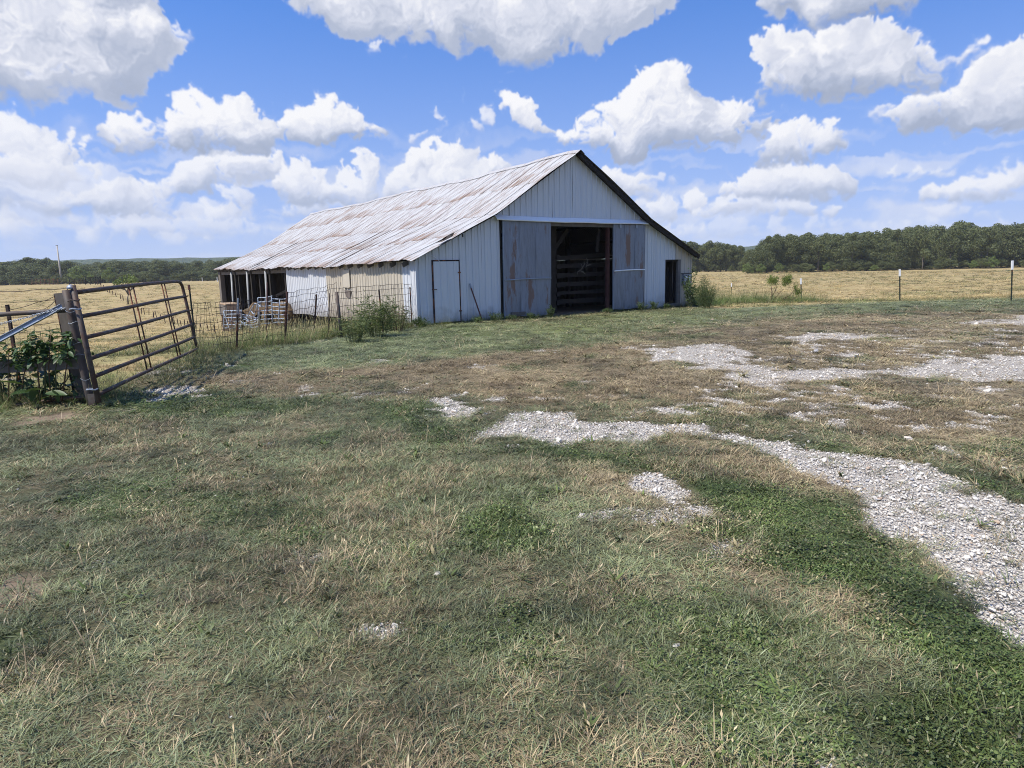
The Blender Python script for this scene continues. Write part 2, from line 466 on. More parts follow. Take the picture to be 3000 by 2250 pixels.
class NT:
    def __init__(s, t):
        s.t = t
    def n(s, typ, **k):
        q = s.t.nodes.new(typ)
        for a, b in k.items():
            setattr(q, a, b)
        return q
    def put(s, sock, v):
        if v is None:
            return
        if hasattr(v, 'is_output') or hasattr(v, 'links'):
            s.t.links.new(v, sock)
        elif isinstance(v, (tuple, list)) and len(v) == 3 and sock.type == 'RGBA':
            sock.default_value = (*v, 1)
        else:
            sock.default_value = v
    def math(s, op, a, b=None, c=None, clamp=False):
        q = s.n('ShaderNodeMath', operation=op, use_clamp=clamp)
        for i, v in enumerate((a, b, c)):
            s.put(q.inputs[i], v) if v is not None else None
        return q.outputs[0]
    def mix(s, f, a, b, mode='MIX'):
        q = s.n('ShaderNodeMix', data_type='RGBA', blend_type=mode)
        s.put(q.inputs[0], f); s.put(q.inputs[6], a); s.put(q.inputs[7], b)
        return q.outputs[2]
    def noise(s, vec, scale, detail=3, rough=0.55, w=None):
        q = s.n('ShaderNodeTexNoise')
        if w is not None:
            q.noise_dimensions = '4D'; s.put(q.inputs['W'], w)
        s.put(q.inputs['Vector'], vec); q.inputs['Scale'].default_value = scale
        q.inputs['Detail'].default_value = detail; q.inputs['Roughness'].default_value = rough
        return q.outputs[0]
    def scale(s, vec, x, y, z):
        q = s.n('ShaderNodeMapping'); s.put(q.inputs[0], vec); q.inputs['Scale'].default_value = (x, y, z)
        return q.outputs[0]
    def ramp(s, v, a, b, c0=0.0, c1=1.0):
        q = s.n('ShaderNodeMapRange'); s.put(q.inputs[0], v)
        q.inputs[1].default_value = a; q.inputs[2].default_value = b; q.inputs[3].default_value = c0; q.inputs[4].default_value = c1
        return q.outputs[0]
    def attr(s, name, typ='GEOMETRY'):
        q = s.n('ShaderNodeAttribute', attribute_name=name, attribute_type=typ)
        return q
    def coord(s, k='Object'):
        return s.n('ShaderNodeTexCoord').outputs[k]
    def rnd(s):
        return s.n('ShaderNodeObjectInfo').outputs['Random']
    def bump(s, h, strength=0.3, dist=0.02):
        q = s.n('ShaderNodeBump'); s.put(q.inputs['Height'], h); q.inputs['Strength'].default_value = strength; q.inputs['Distance'].default_value = dist
        return q.outputs[0]
    def out(s, col, rough=0.8, metal=0.0, normal=None, spec=0.3, transl=0.0, tcol=None):
        p = s.n('ShaderNodeBsdfPrincipled')
        s.put(p.inputs['Base Color'], col); s.put(p.inputs['Roughness'], rough); s.put(p.inputs['Metallic'], metal)
        p.inputs['Specular IOR Level'].default_value = spec
        if normal is not None:
            s.put(p.inputs['Normal'], normal)
        o = s.n('ShaderNodeOutputMaterial')
        if transl > 0:
            tr = s.n('ShaderNodeBsdfTranslucent'); s.put(tr.inputs[0], tcol if tcol is not None else col)
            mx = s.n('ShaderNodeMixShader'); mx.inputs[0].default_value = transl
            s.t.links.new(p.outputs[0], mx.inputs[1]); s.t.links.new(tr.outputs[0], mx.inputs[2]); s.t.links.new(mx.outputs[0], o.inputs[0])
        else:
            s.t.links.new(p.outputs[0], o.inputs[0])
        return p

def mat_simple(name, col, rough=0.8, metal=0.0, var=0.25, vscale=6.0, stretch=(1, 1, 1), rust=0.0, rustcol=(0.20, 0.075, 0.035), spec=0.3, bump=0.2, col2=None, cs='Object', grain=0.0):
    m, t = newmat(name); k = NT(t)
    co = k.scale(k.coord(cs), *stretch)
    n1 = k.noise(co, vscale, 5, 0.6)
    c2 = col2 or tuple(c * (1 - var) for c in col)
    c = k.mix(k.ramp(n1, 0.3, 0.7), col, c2)
    c = k.mix(k.ramp(k.rnd(), 0, 1, 0, var), c, tuple(q * 0.6 for q in col))
    h = n1
    if grain > 0:
        gn = k.noise(k.scale(k.coord(cs), *[q * 1.0 for q in stretch]), vscale * 9, 4, 0.7)
        c = k.mix(k.ramp(gn, 0.4, 0.75, 0, grain), c, tuple(q * 0.35 for q in col)); h = gn
    if rust > 0:
        n2 = k.noise(co, vscale * 0.45, 6, 0.65)
        rm = k.ramp(n2, 0.62 - 0.25 * rust, 0.70 - 0.2 * rust)
        c = k.mix(rm, c, rustcol)
        k.out(c, rough, k.math('MULTIPLY', k.math('SUBTRACT', 1.0, rm), metal), k.bump(h, bump, 0.01), spec)
    else:
        k.out(c, rough, metal, k.bump(h, bump, 0.01), spec)
    return m

M = {}
M['old_wood'] = mat_simple('weathered_wood', (0.20, 0.175, 0.15), 0.9, var=0.45, vscale=3, stretch=(1, 1, 0.25), grain=0.5)
M['grey_plank'] = mat_simple('grey_plank', (0.24, 0.22, 0.20), 0.9, var=0.4, vscale=3, stretch=(0.3, 0.3, 2.5), grain=0.6)
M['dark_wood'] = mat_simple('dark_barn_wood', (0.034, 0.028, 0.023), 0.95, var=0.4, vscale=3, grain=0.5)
M['stall_wood'] = mat_simple('stall_wood', (0.045, 0.036, 0.030), 0.9, var=0.4, vscale=4, stretch=(0.4, 0.4, 2), grain=0.5)
M['pale_wood'] = mat_simple('pale_wood', (0.50, 0.36, 0.24), 0.85, var=0.3, vscale=4, grain=0.3)
M['rust_pipe'] = mat_simple('rusty_brown_pipe', (0.050, 0.036, 0.031), 0.6, 0.0, var=0.4, vscale=14, rust=0.7, rustcol=(0.075, 0.042, 0.030), grain=0.3, col2=(0.12, 0.105, 0.095))
M['grey_pipe'] = mat_simple('weathered_grey_pipe', (0.12, 0.108, 0.098), 0.6, 0.1, var=0.5, vscale=9, rust=0.7, rustcol=(0.070, 0.050, 0.040), grain=0.35)
M['pole_grey'] = mat_simple('dull_pole_paint', (0.33, 0.34, 0.34), 0.6, var=0.3, vscale=3)
M['t_post'] = mat_simple('rusted_post_steel', (0.060, 0.040, 0.034), 0.75, 0.1, var=0.4, vscale=9, rust=0.5)
M['green_post'] = mat_simple('green_post_paint', (0.028, 0.045, 0.036), 0.6, 0.0, var=0.4, vscale=9, rust=0.35)
M['white_paint'] = mat_simple('white_post_paint', (0.78, 0.78, 0.78), 0.5, var=0.1)
M['wire'] = mat_simple('rusty_wire', (0.045, 0.034, 0.030), 0.7, 0.3, var=0.4, vscale=5)
M['green_wire'] = mat_simple('green_wire', (0.03, 0.07, 0.045), 0.6, 0.0, var=0.2)
M['galv'] = mat_simple('galvanised_steel', (0.33, 0.37, 0.43), 0.5, 0.35, var=0.3, vscale=6)
M['panel_paint'] = mat_simple('pale_blue_panel_paint', (0.36, 0.43, 0.52), 0.5, 0.1, var=0.3, vscale=4, rust=0.2)
M['white_metal'] = mat_simple('white_flashing', (0.82, 0.84, 0.86), 0.28, 0.0, var=0.06, spec=0.6)
M['bone'] = mat_simple('pale_antler', (0.22, 0.20, 0.175), 0.7)
M['hay'] = mat_simple('old_hay', (0.27, 0.185, 0.105), 0.95, var=0.75, vscale=5, grain=0.7, bump=1.0)
M['pale_pole'] = mat_simple('bleached_pole_wood', (0.50, 0.45, 0.38), 0.85, var=0.2, vscale=2)
M['red_paint'] = mat_simple('faded_red_paint', (0.13, 0.055, 0.045), 0.7, var=0.4, vscale=7)
M['meter_grey'] = mat_simple('meter_box_grey', (0.30, 0.33, 0.37), 0.5, 0.2, var=0.3, vscale=12, rust=0.3)
M['black_rubber'] = mat_simple('black_cable', (0.02, 0.02, 0.022), 0.6)

# ---- numpy noise in the plane
def _h(ix, iy, s):
    n = (ix.astype(np.int64) * 374761393 + iy.astype(np.int64) * 668265263 + s * 974711) & 0x7fffffff
    n = ((n ^ (n >> 13)) * 1274126177) & 0x7fffffff
    return ((n ^ (n >> 16)) & 0xffff) / 65535.0
def vnoise(x, y, s=0):
    x = np.asarray(x, float); y = np.asarray(y, float)
    ix = np.floor(x); iy = np.floor(y); fx = x - ix; fy = y - iy
    fx = fx * fx * (3 - 2 * fx); fy = fy * fy * (3 - 2 * fy)
    a = _h(ix, iy, s); b = _h(ix + 1, iy, s); c = _h(ix, iy + 1, s); d = _h(ix + 1, iy + 1, s)
    return (a * (1 - fx) + b * fx) * (1 - fy) + (c * (1 - fx) + d * fx) * fy
def fbm(x, y, s=0, o=4, gain=0.5):
    t = 0; a = 1; w = 0
    for i in range(o):
        t = t + a * vnoise(x * 2 ** i, y * 2 ** i, s + i * 17); w += a; a *= gain
    return t / w
def sstep(a, b, x):
    t = np.clip((x - a) / (b - a), 0, 1)
    return t * t * (3 - 2 * t)
# ------------------------------------------------------------------ the lie of the land
BM = R(55.3)                                   # direction of the barn's front, clockwise from +Y
U = np.array([math.sin(BM), math.cos(BM), 0.0])   # along the front, to the right
W = np.array([-math.cos(BM), math.sin(BM), 0.0])  # away from the front, along the barn
A = np.array([-2.703, 19.602, 0.0])            # foot of the barn's front left corner
def bpt(u, w, z=0.0):
    p = A + U * u + W * w
    return (p[0], p[1], p[2] + z)

ctl = []
for x in (-8, -3, 2, 7, 12):
    for y in (-6, 0, 5, 10):
        ctl.append((x, y, 0))
for x, y in ((-4.5, 13.5), (0, 15), (5, 17), (10, 18), (15, 20), (20, 22), (26, 24), (-1, 18), (20, 12), (28, 14), (20, 4), (30, 0), (-6, 12), (-7.3, 10)):
    ctl.append((x, y, 0))
for u_, w_, z_ in ((0, 0, 0), (3, 0, 0), (6, 0, 0), (9, 0, 0), (12, 0, 0), (14, 0, 0), (3, 4, 0), (9, 4, 0), (13, 5, -.1), (-.8, 5, -.18), (-1, 9, -.42), (-1, 13, -.8), (-1, 18, -1.15), (-1, 22, -1.4), (-1, 26, -1.6),
                   (-1, 30, -1.75), (3, 13, -.6), (3, 20, -1.0), (3, 26, -1.3), (6, 12, -.3), (12, 14, -.4), (12, 26, -.9), (20, 20, -1), (16, 40, -1.4), (6, 34, -1.5), (-4, 3, -.3), (-4, 8, -.7), (-5, 14, -1.1), (-5, 22, -1.6)):
    p = bpt(u_, w_, z_); ctl.append(p)
for az_d in (-60, -47, -38, -30, -23, -16):
    for D, z_ in ((20, -.55), (30, -1.15), (45, -2.05), (60, -2.8), (100, -2.6), (150, -1.45), (200, -.4), (250, -.9), (330, -1.8), (480, -4)):
        if az_d == -16 and D < 60:
            continue
        ctl.append((D * math.tan(R(az_d)), D, z_))
ctl += [(14.0, 32, -.30), (16.1, 28.2, -.08), (19, 25.2, .06), (16.4, 50, -1.1), (30, 34, -.1), (26, 44, -.7), (40, 60, -1.0), (60, 100, -1.2), (50, 160, -1.3), (60, 200, -1.2), (120, 200, -1.25), (190, 210, -1.2),
        (0, 60, -1.6), (0, 120, -1.6), (0, 200, -1.0), (20, 260, -.7), (80, 270, -1.2), (60, 50, -.2), (100, 100, -1.0), (45, 25, .3), (60, 10, .4), (200, 100, -1), (250, 300, -1.5), (-200, 40, -1), (0, 480, -3), (250, 480, -3)]
for a_ in range(0, 360, 20):
    for D in (900, 1600):
        ctl.append((D * math.sin(R(a_)), D * math.cos(R(a_)), -6))
for a_ in range(100, 270, 17):
    for D in (30, 90, 250):
        ctl.append((D * math.sin(R(a_)), D * math.cos(R(a_)), 0))
ctl = np.array(ctl, float)
_cs = 0.17 * np.hypot(ctl[:, 0], ctl[:, 1]) + 0.6
_near_barn = np.hypot(ctl[:, 0] + 5, ctl[:, 1] - 30) < 22
_cs = np.where(_near_barn, np.minimum(_cs, 2.6), _cs)
def tz(x, y):
    x = np.atleast_1d(np.asarray(x, float)); y = np.atleast_1d(np.asarray(y, float))
    out = np.empty(x.shape)
    fl = x.ravel(); fy = y.ravel(); res = np.empty(fl.shape)
    for i in range(0, len(fl), 20000):
        d2 = (fl[i:i + 20000, None] - ctl[None, :, 0]) ** 2 + (fy[i:i + 20000, None] - ctl[None, :, 1]) ** 2
        w = np.exp(-d2 / (2 * _cs[None, :] ** 2)) + 1e-9 / (1 + d2)
        res[i:i + 20000] = (w @ ctl[:, 2]) / w.sum(1)
    out = res.reshape(x.shape)
    rad = np.hypot(x, y)
    out = out + (fbm(x * 0.35, y * 0.35, 5, 3) - 0.5) * 0.05 + (fbm(x * 0.03, y * 0.03, 9, 3) - 0.5) * np.clip((rad - 60) / 200, 0, 1) * 0.6
    return out
def tz1(x, y):
    return float(tz(x, y)[0])
def gnd(px, py, z=0.0):
    """point of the level z under a place measured in the photograph (2212 px scale)"""
    d = ray(px * 1.3562, py * 1.3562); t = (z - CAM_H) / d[2]
    return CAMP + d * t
def hit(px, py, lim=900):
    """point of the terrain under a place measured in the photograph (3000 px scale)"""
    d = ray(px, py)
    ts = np.concatenate([np.linspace(2, 60, 600), np.linspace(60, lim, 1500)])
    P = CAMP[None] + d[None] * ts[:, None]
    below = np.where(P[:, 2] < tz(P[:, 0], P[:, 1]))[0]
    return P[below[0]] if len(below) else P[-1]

def GP(*pts):
    return np.array([gnd(x, y)[:2] for x, y in pts])

MOWN = [GP((380, 800), (420, 770), (600, 730), (880, 702), (1200, 690), (1450, 672), (1560, 660), (2212, 640), (2900, 620), (2900, 650), (2212, 664), (1800, 672), (1600, 690), (1300, 738), (1000, 768), (700, 797), (520, 805))]
GRAVEL = [GP((3600, 1800), (2600, 1640), (2300, 1450), (2212, 1390), (2100, 1318), (2000, 1235), (1935, 1180), (1880, 1120), (1840, 1075), (1770, 1035), (1690, 995), (1600, 965), (1500, 942), (1400, 938), (1340, 962), (1250, 965), (1150, 950), (1040, 947),
                (1062, 912), (1130, 892), (1250, 897), (1330, 912), (1500, 908), (1560, 930), (1700, 952), (1850, 988), (1990, 1003), (2100, 1060), (2212, 1085), (2600, 1150), (3600, 1250)),
          GP((932, 897), (958, 880), (985, 868), (1000, 880), (1040, 890), (1000, 903), (940, 904)),
          GP((1372, 752), (1460, 742), (1560, 742), (1602, 757), (1592, 776), (1640, 792), (1800, 797), (1900, 790), (2050, 772), (2212, 760), (2600, 745), (2700, 830), (2212, 826), (2050, 812), (1900, 806), (1750, 816), (1640, 829), (1575, 822), (1560, 802), (1500, 790), (1430, 780), (1415, 762)),
          GP((1700, 729), (1780, 721), (1900, 722), (1965, 728), (1850, 734), (1730, 735)),
          GP((2105, 691), (2212, 682), (2500, 675), (2500, 705), (2212, 702), (2130, 699)),
          GP((1320, 1030), (1370, 1022), (1465, 1065), (1455, 1082), (1400, 1068)),
          GP((1160, 1042), (1195, 1032), (1235, 1040), (1200, 1056)),
          GP((1525, 1135), (1560, 1130), (1592, 1150), (1575, 1166), (1540, 1158)),
          GP((1485, 1102), (1530, 1100), (1545, 1118), (1500, 1124)),
          GP((792, 1352), (850, 1338), (885, 1352), (850, 1378), (800, 1376)),
          GP((735, 855), (760, 846), (800, 853), (760, 862)),
          GP((345, 845), (370, 838), (415, 845), (400, 853), (350, 853)), GP((225, 868), (290, 862), (300, 868), (270, 873)),
          GP((1730, 1650), (1775, 1632), (1812, 1652), (1790, 1680), (1740, 1680)), GP((330, 792), (400, 790), (400, 800), (340, 802))]
SPARSE = [GP((1270, 850), (1500, 830), (1800, 820), (2212, 830), (2600, 840), (2700, 1100), (2212, 1050), (1990, 1000), (1850, 985), (1700, 950), (1560, 925), (1400, 900), (1290, 890)),
          GP((1600, 735), (1700, 715), (2000, 705), (2212, 700), (2500, 700), (2500, 770), (2212, 762), (2050, 770), (1900, 790), (1640, 790), (1600, 770)),
          GP((700, 855), (900, 840), (1300, 870), (1300, 900), (1050, 900), (930, 890), (800, 868))]
DRY = [GP((480, 800), (700, 790), (1000, 770), (1300, 740), (1500, 700), (1700, 680), (2212, 675), (2900, 660), (2900, 1000), (2212, 1000), (1700, 930), (1300, 880), (1000, 855), (700, 850), (420, 830)),
       GP((1500, 960), (1750, 1010), (1850, 1090), (1800, 1130), (1600, 1060)), GP((1750, 1290), (1900, 1260), (2100, 1400), (1900, 1480)), GP((1650, 1150), (1780, 1170), (1700, 1290), (1600, 1230)),
       GP((1250, 1000), (1420, 1010), (1600, 1110), (1450, 1160), (1250, 1080))]
LUSH = [GP((780, 872), (930, 868), (940, 905), (1040, 930), (1060, 955), (950, 960), (820, 905)), GP((1050, 965), (1200, 962), (1400, 990), (1480, 1030), (1430, 1045), (1250, 1010), (1060, 985)),
        GP((1480, 1045), (1620, 1050), (1760, 1090), (1890, 1130), (1870, 1170), (1650, 1130), (1510, 1090)), GP((1540, 1140), (1700, 1160), (1900, 1190), (1960, 1260), (1800, 1260), (1600, 1210)),
        GP((1850, 1240), (1960, 1240), (2212, 1420), (2400, 1550), (2300, 1700), (2100, 1480), (1900, 1330)), GP((1900, 1540), (2100, 1500), (2300, 1600), (2200, 1800), (1950, 1700)),
        GP((1920, 965), (2030, 970), (2100, 1000), (1990, 992)), GP((1960, 1005), (2100, 1030), (2300, 1100), (2212, 1080), (2050, 1035)), GP((1500, 905), (1640, 908), (1620, 922), (1520, 920)),
        GP((200, 850), (480, 855), (600, 880), (400, 895), (220, 880)), GP((400, 780), (480, 740), (900, 700), (1000, 700), (1000, 740), (700, 790), (480, 800)),
        GP((1000, 1120), (1120, 1090), (1150, 1180), (1030, 1190))]
DIRT = [GP((90, 902), (180, 893), (200, 897), (160, 912), (60, 918)), GP((-60, 1240), (40, 1245), (75, 1275), (20, 1310), (-60, 1320))]
YARD = np.array([(-60, 8.7)] + [tuple(gnd(x / 1.3562, y / 1.3562)[:2]) for x, y in ((-100, 1185), (275, 1165), (578, 1025), (691, 1018), (834, 996), (919, 970), (1000, 970), (1122, 960), (1226, 950))]
                + [bpt(0, 0.0)[:2], bpt(12, 0.0)[:2]] + [tuple(gnd(x / 1.3562, y / 1.3562)[:2]) for x, y in ((2075, 906), (2200, 901), (2349, 893), (2637, 880), (3000, 868))] + [(60, 30), (90, 0), (90, -60), (-60, -60)])

def pin(x, y, poly):
    c = np.zeros(np.shape(x), bool); n = len(poly)
    for i in range(n):
        x1, y1 = poly[i]; x2, y2 = poly[(i + 1) % n]
        if y1 == y2:
            continue
        c ^= ((y1 > y) != (y2 > y)) & (x < (x2 - x1) * (y - y1) / (y2 - y1) + x1)
    return c
def sdist(x, y, poly):
    """distance to the edge, positive inside"""
    d = np.full(np.shape(x), 1e9); n = len(poly)
    for i in range(n):
        x1, y1 = poly[i]; x2, y2 = poly[(i + 1) % n]
        dx, dy = x2 - x1, y2 - y1
        t = np.clip(((x - x1) * dx + (y - y1) * dy) / (dx * dx + dy * dy + 1e-12), 0, 1)
        d = np.minimum(d, np.hypot(x - x1 - t * dx, y - y1 - t * dy))
    return np.where(pin(x, y, poly), d, -d)
def zone(x, y, polys, soft, amp, fr, s):
    """0..1 mask of polygons with a noisy edge; softness grows with distance from the yard's middle"""
    rad = np.hypot(x, y)
    k = np.clip(rad / 7.0, 0.35, 3.0)
    best = np.full(np.shape(x), -1e9)
    for p in polys:
        best = np.maximum(best, sdist(x, y, p))
    n = (fbm(x * fr, y * fr, s, 4) - 0.5) * 2
    return sstep(-soft, soft, best / k + n * amp)

def masks(x, y):
    x = np.asarray(x, float); y = np.asarray(y, float)
    fld = sstep(0.15, -0.15, sdist(x, y, YARD) + (fbm(x * 2, y * 2, 7, 2) - 0.5) * 0.3)
    gr = zone(x, y, GRAVEL, 0.16, 0.42, 2.6, 11) * (0.62 + 0.75 * fbm(x * 1.4, y * 1.4, 15, 4))
    gr = np.clip(gr, 0, 1)
    sp = zone(x, y, SPARSE, 0.4, 0.3, 1.0, 21) * (0.2 + 0.8 * sstep(0.38, 0.58, fbm(x * 2.2, y * 2.2, 31, 4))) * sstep(0.44, 0.58, fbm(x * 6, y * 6, 33, 3))
    gr = np.maximum(gr, sp * 0.8)
    stray = sstep(0.70, 0.76, fbm(x * 1.7, y * 1.7, 41, 4)) * sstep(2.5, 4, y) * (np.hypot(x, y) < 14)
    gr = np.maximum(gr, stray * 0.6)
    dr = zone(x, y, DRY, 0.7, 0.6, 0.8, 51)
    dr = np.clip(dr * 0.9 + (fbm(x * 0.9, y * 0.9, 61, 4) - 0.45) * 1.2 + (fbm(x * 4, y * 4, 71, 3) - 0.5) * 0.9, 0, 1)
    lu = zone(x, y, LUSH, 0.3, 0.4, 1.3, 81)
    lu = np.clip(lu * (0.55 + 0.9 * fbm(x * 3, y * 3, 91, 3)) + sstep(0.58, 0.72, fbm(x * 1.1, y * 1.1, 95, 4)) * 0.55, 0, 1) * (1 - gr)
    dr = dr * (1 - 0.75 * lu)
    mo = zone(x, y, MOWN, 0.5, 0.5, 0.6, 55)
    dr = dr * (1 - 0.8 * mo)
    di = zone(x, y, DIRT, 0.12, 0.25, 2.0, 101)
    inb = (np.abs(((x - A[0]) * U[0] + (y - A[1]) * U[1]) - 5.95) < 5.9) & (np.abs(((x - A[0]) * W[0] + (y - A[1]) * W[1]) - 13.2) < 13.1)
    di = np.maximum(di, inb * 1.0)
    ub = (x - A[0]) * U[0] + (y - A[1]) * U[1]; wb = (x - A[0]) * W[0] + (y - A[1]) * W[1]
    di = np.maximum(di, sstep(-2.2, -0.9, ub) * (ub < 0.3) * sstep(2.5, 5, wb) * sstep(24, 18, wb))
    lu = np.maximum(lu * (fld < .5), fld * sstep(-9, -.5, sdist(x, y, YARD)) * sstep(.3, .6, fbm(x * .5, y * .5, 131, 3)))
    masks.mown = mo
    masks.dryzone = zone(x, y, DRY, 0.9, 0.5, 0.8, 51) * (1 - mo) * (1 - .7 * lu)
    return gr, dr, lu, di, fld

# polar grid: fine in front and near, coarse behind and far away
angs = np.concatenate([np.arange(-52, 52, 0.4), np.arange(52, 308, 4.0)])
rads = [0.0, 0.5, 1.0]
while rads[-1] < 3800:
    r_ = rads[-1]
    rads.append(r_ + max(0.03, r_ * (0.012 if r_ < 60 else 0.03)))
rads = np.array(rads)
AA, RR = np.meshgrid(np.radians(angs), rads)
GX = RR * np.sin(AA); GY = RR * np.cos(AA)
GZ = tz(GX, GY)
gr, dr, lu, di, fld = masks(GX, GY)
mwn = masks.mown
GZ = GZ - 0.015 * gr
nA, nR = len(angs), len(rads)
verts = np.stack([GX, GY, GZ], -1).reshape(-1, 3)
I = np.arange(nR - 1)[:, None] * nA; J = np.arange(nA)[None, :]; J2 = (J + 1) % nA
quads = np.stack([I + J, I + J2, I + nA + J2, I + nA + J], -1).reshape(-1, 4)[:, ::-1]
fm = fld.ravel()[quads].mean(1) > 0.5

mG, t_ = newmat('ground_cover'); k = NT(t_)
pos = k.n('ShaderNodeNewGeometry').outputs['Position']
a_gr = k.attr('gravel').outputs['Fac']; a_dr = k.attr('dry').outputs['Fac']; a_lu = k.attr('lush').outputs['Fac']; a_di = k.attr('dirt').outputs['Fac']; a_fl = k.attr('field').outputs['Fac']; a_mo = k.attr('mown').outputs['Fac']
n_f = k.noise(pos, 38, 4, 0.7); n_m = k.noise(pos, 5, 5, 0.6); n_c = k.noise(pos, 0.35, 5, 0.6); n_x = k.noise(k.scale(pos, 1, 1, 1), 130, 2, 0.6)
green = k.mix(k.ramp(n_f, 0.35, 0.65), (0.040, 0.040, 0.022), (0.12, 0.115, 0.062))
straw = k.mix(k.ramp(n_f, 0.3, 0.7), (0.11, 0.085, 0.05), (0.26, 0.205, 0.125))
green = k.mix(a_mo, green, k.mix(k.ramp(n_f, 0.35, 0.65), (0.10, 0.120, 0.042), (0.19, 0.215, 0.085)))
drym = k.math('ADD', a_dr, k.ramp(n_m, 0.3, 0.7, -0.35, 0.35), clamp=True)
c = k.mix(drym, green, straw)
c = k.mix(a_lu, c, k.mix(k.ramp(n_f, 0.3, 0.7), (0.025, 0.042, 0.015), (0.07, 0.105, 0.035)))
c = k.mix(k.ramp(n_m, 0.62, 0.75, 0, 0.55), c, (0.15, 0.105, 0.07))
# hay stubble of the fields: gold with green and brown patches, in rows
rows_ = k.noise(k.scale(pos, 0.05, 0.5, 0.2), 1.6, 4, 0.6)
n_s = k.noise(k.scale(pos, 0.7, 1.6, 1), 1.5, 5, 0.75)
gold = k.mix(k.ramp(n_s, 0.38, 0.62), (0.25, 0.18, 0.085), (0.47, 0.375, 0.19))
gold = k.mix(k.ramp(n_c, 0.50, 0.68, 0, 0.65), gold, (0.22, 0.21, 0.075))
gold = k.mix(k.ramp(rows_, 0.5, 0.7, 0, 0.5), gold, (0.28, 0.18, 0.085))
n_b = k.noise(k.scale(pos, 0.6, 1.5, 1), 7, 4, 0.7)
gold = k.mix(k.ramp(n_b, 0.56, 0.68, 0, 0.6), gold, (0.15, 0.115, 0.045))
gold = k.mix(k.math('MULTIPLY', a_lu, k.ramp(n_s, 0.3, 0.6, 0.5, 0.95)), gold, (0.19, 0.20, 0.075))
c = k.mix(a_fl, c, gold)
dirt = k.mix(k.ramp(n_m, 0.3, 0.7), (0.15, 0.11, 0.078), (0.27, 0.205, 0.145))
c = k.mix(a_di, c, dirt)
vor = k.n('ShaderNodeTexVoronoi'); k.put(vor.inputs['Vector'], pos); vor.inputs['Scale'].default_value = 60; vor.inputs['Randomness'].default_value = 1
sx = k.n('ShaderNodeSeparateColor'); k.put(sx.inputs[0], vor.outputs['Color'])
stone = k.mix(sx.outputs[0], (0.44, 0.405, 0.35), (0.60, 0.56, 0.495))
stone = k.mix(k.ramp(sx.outputs[1], 0.85, 0.95, 0, 0.6), stone, (0.50, 0.36, 0.25))
stone = k.mix(k.ramp(vor.outputs['Distance'], 0.4, 0.65, 0, 0.7), stone, (0.24, 0.21, 0.175))
stone = k.mix(k.ramp(n_c, 0.55, 0.7, 0, 0.35), stone, (0.42, 0.33, 0.24))
gm = k.ramp(k.math('ADD', a_gr, k.ramp(n_f, 0.3, 0.7, -0.35, 0.35)), 0.40, 0.60)
c = k.mix(gm, c, stone)
hgt_ = k.math('ADD', k.math('MULTIPLY', n_f, 0.6), k.math('MULTIPLY', vor.outputs['Distance'], k.math('MULTIPLY', a_gr, -1.2)))
k.out(c, 0.95, 0, k.bump(hgt_, 0.9, 0.02), 0.12)

def sheet(name, sel):
    q = quads[sel]; used = np.unique(q); remap = -np.ones(len(verts), int); remap[used] = np.arange(len(used))
    me = bpy.data.meshes.new(name)
    me.vertices.add(len(used)); me.vertices.foreach_set('co', verts[used].astype(np.float32).ravel())
    me.loops.add(len(q) * 4); me.loops.foreach_set('vertex_index', remap[q].astype(np.int32).ravel())
    me.polygons.add(len(q)); me.polygons.foreach_set('loop_start', (np.arange(len(q)) * 4).astype(np.int32)); me.polygons.foreach_set('loop_total', np.full(len(q), 4, np.int32))
    me.polygons.foreach_set('use_smooth', np.ones(len(q), bool))
    for nm, arr in (('gravel', gr), ('dry', dr), ('lush', lu), ('dirt', di), ('field', fld), ('mown', mwn)):
        me.attributes.new(nm, 'FLOAT', 'POINT').data.foreach_set('value', arr.ravel()[used].astype(np.float32))
    me.update(calc_edges=True); me.validate()
    me.materials.append(mG)
    o = link(name, me); tag(o, kind='structure')
    return o
sheet('lawn', ~fm); sheet('hay_field', fm)
print('terrain', len(verts), round(time.time() - T0, 1))
# ------------------------------------------------------------------ barn
barn = empty('barn', tuple(A), 'long low metal barn with rusty streaked roof and open sliding doors', 'barn', rz=math.pi / 2 - BM)
APX, APZ, BRK, BRZ, EVZ, EVO = 6.0, 5.27, 3.28, 3.22, 1.95, 0.27
def roof_z(u):
    d = abs(u - APX)
    if d < APX - BRK + 0.55:
        pass
    k1 = APX - 2.74
    if d <= k1:
        return APZ - (APZ - BRZ) * d / k1
    return BRZ - (BRZ - EVZ) * (d - k1) / (APX - k1)

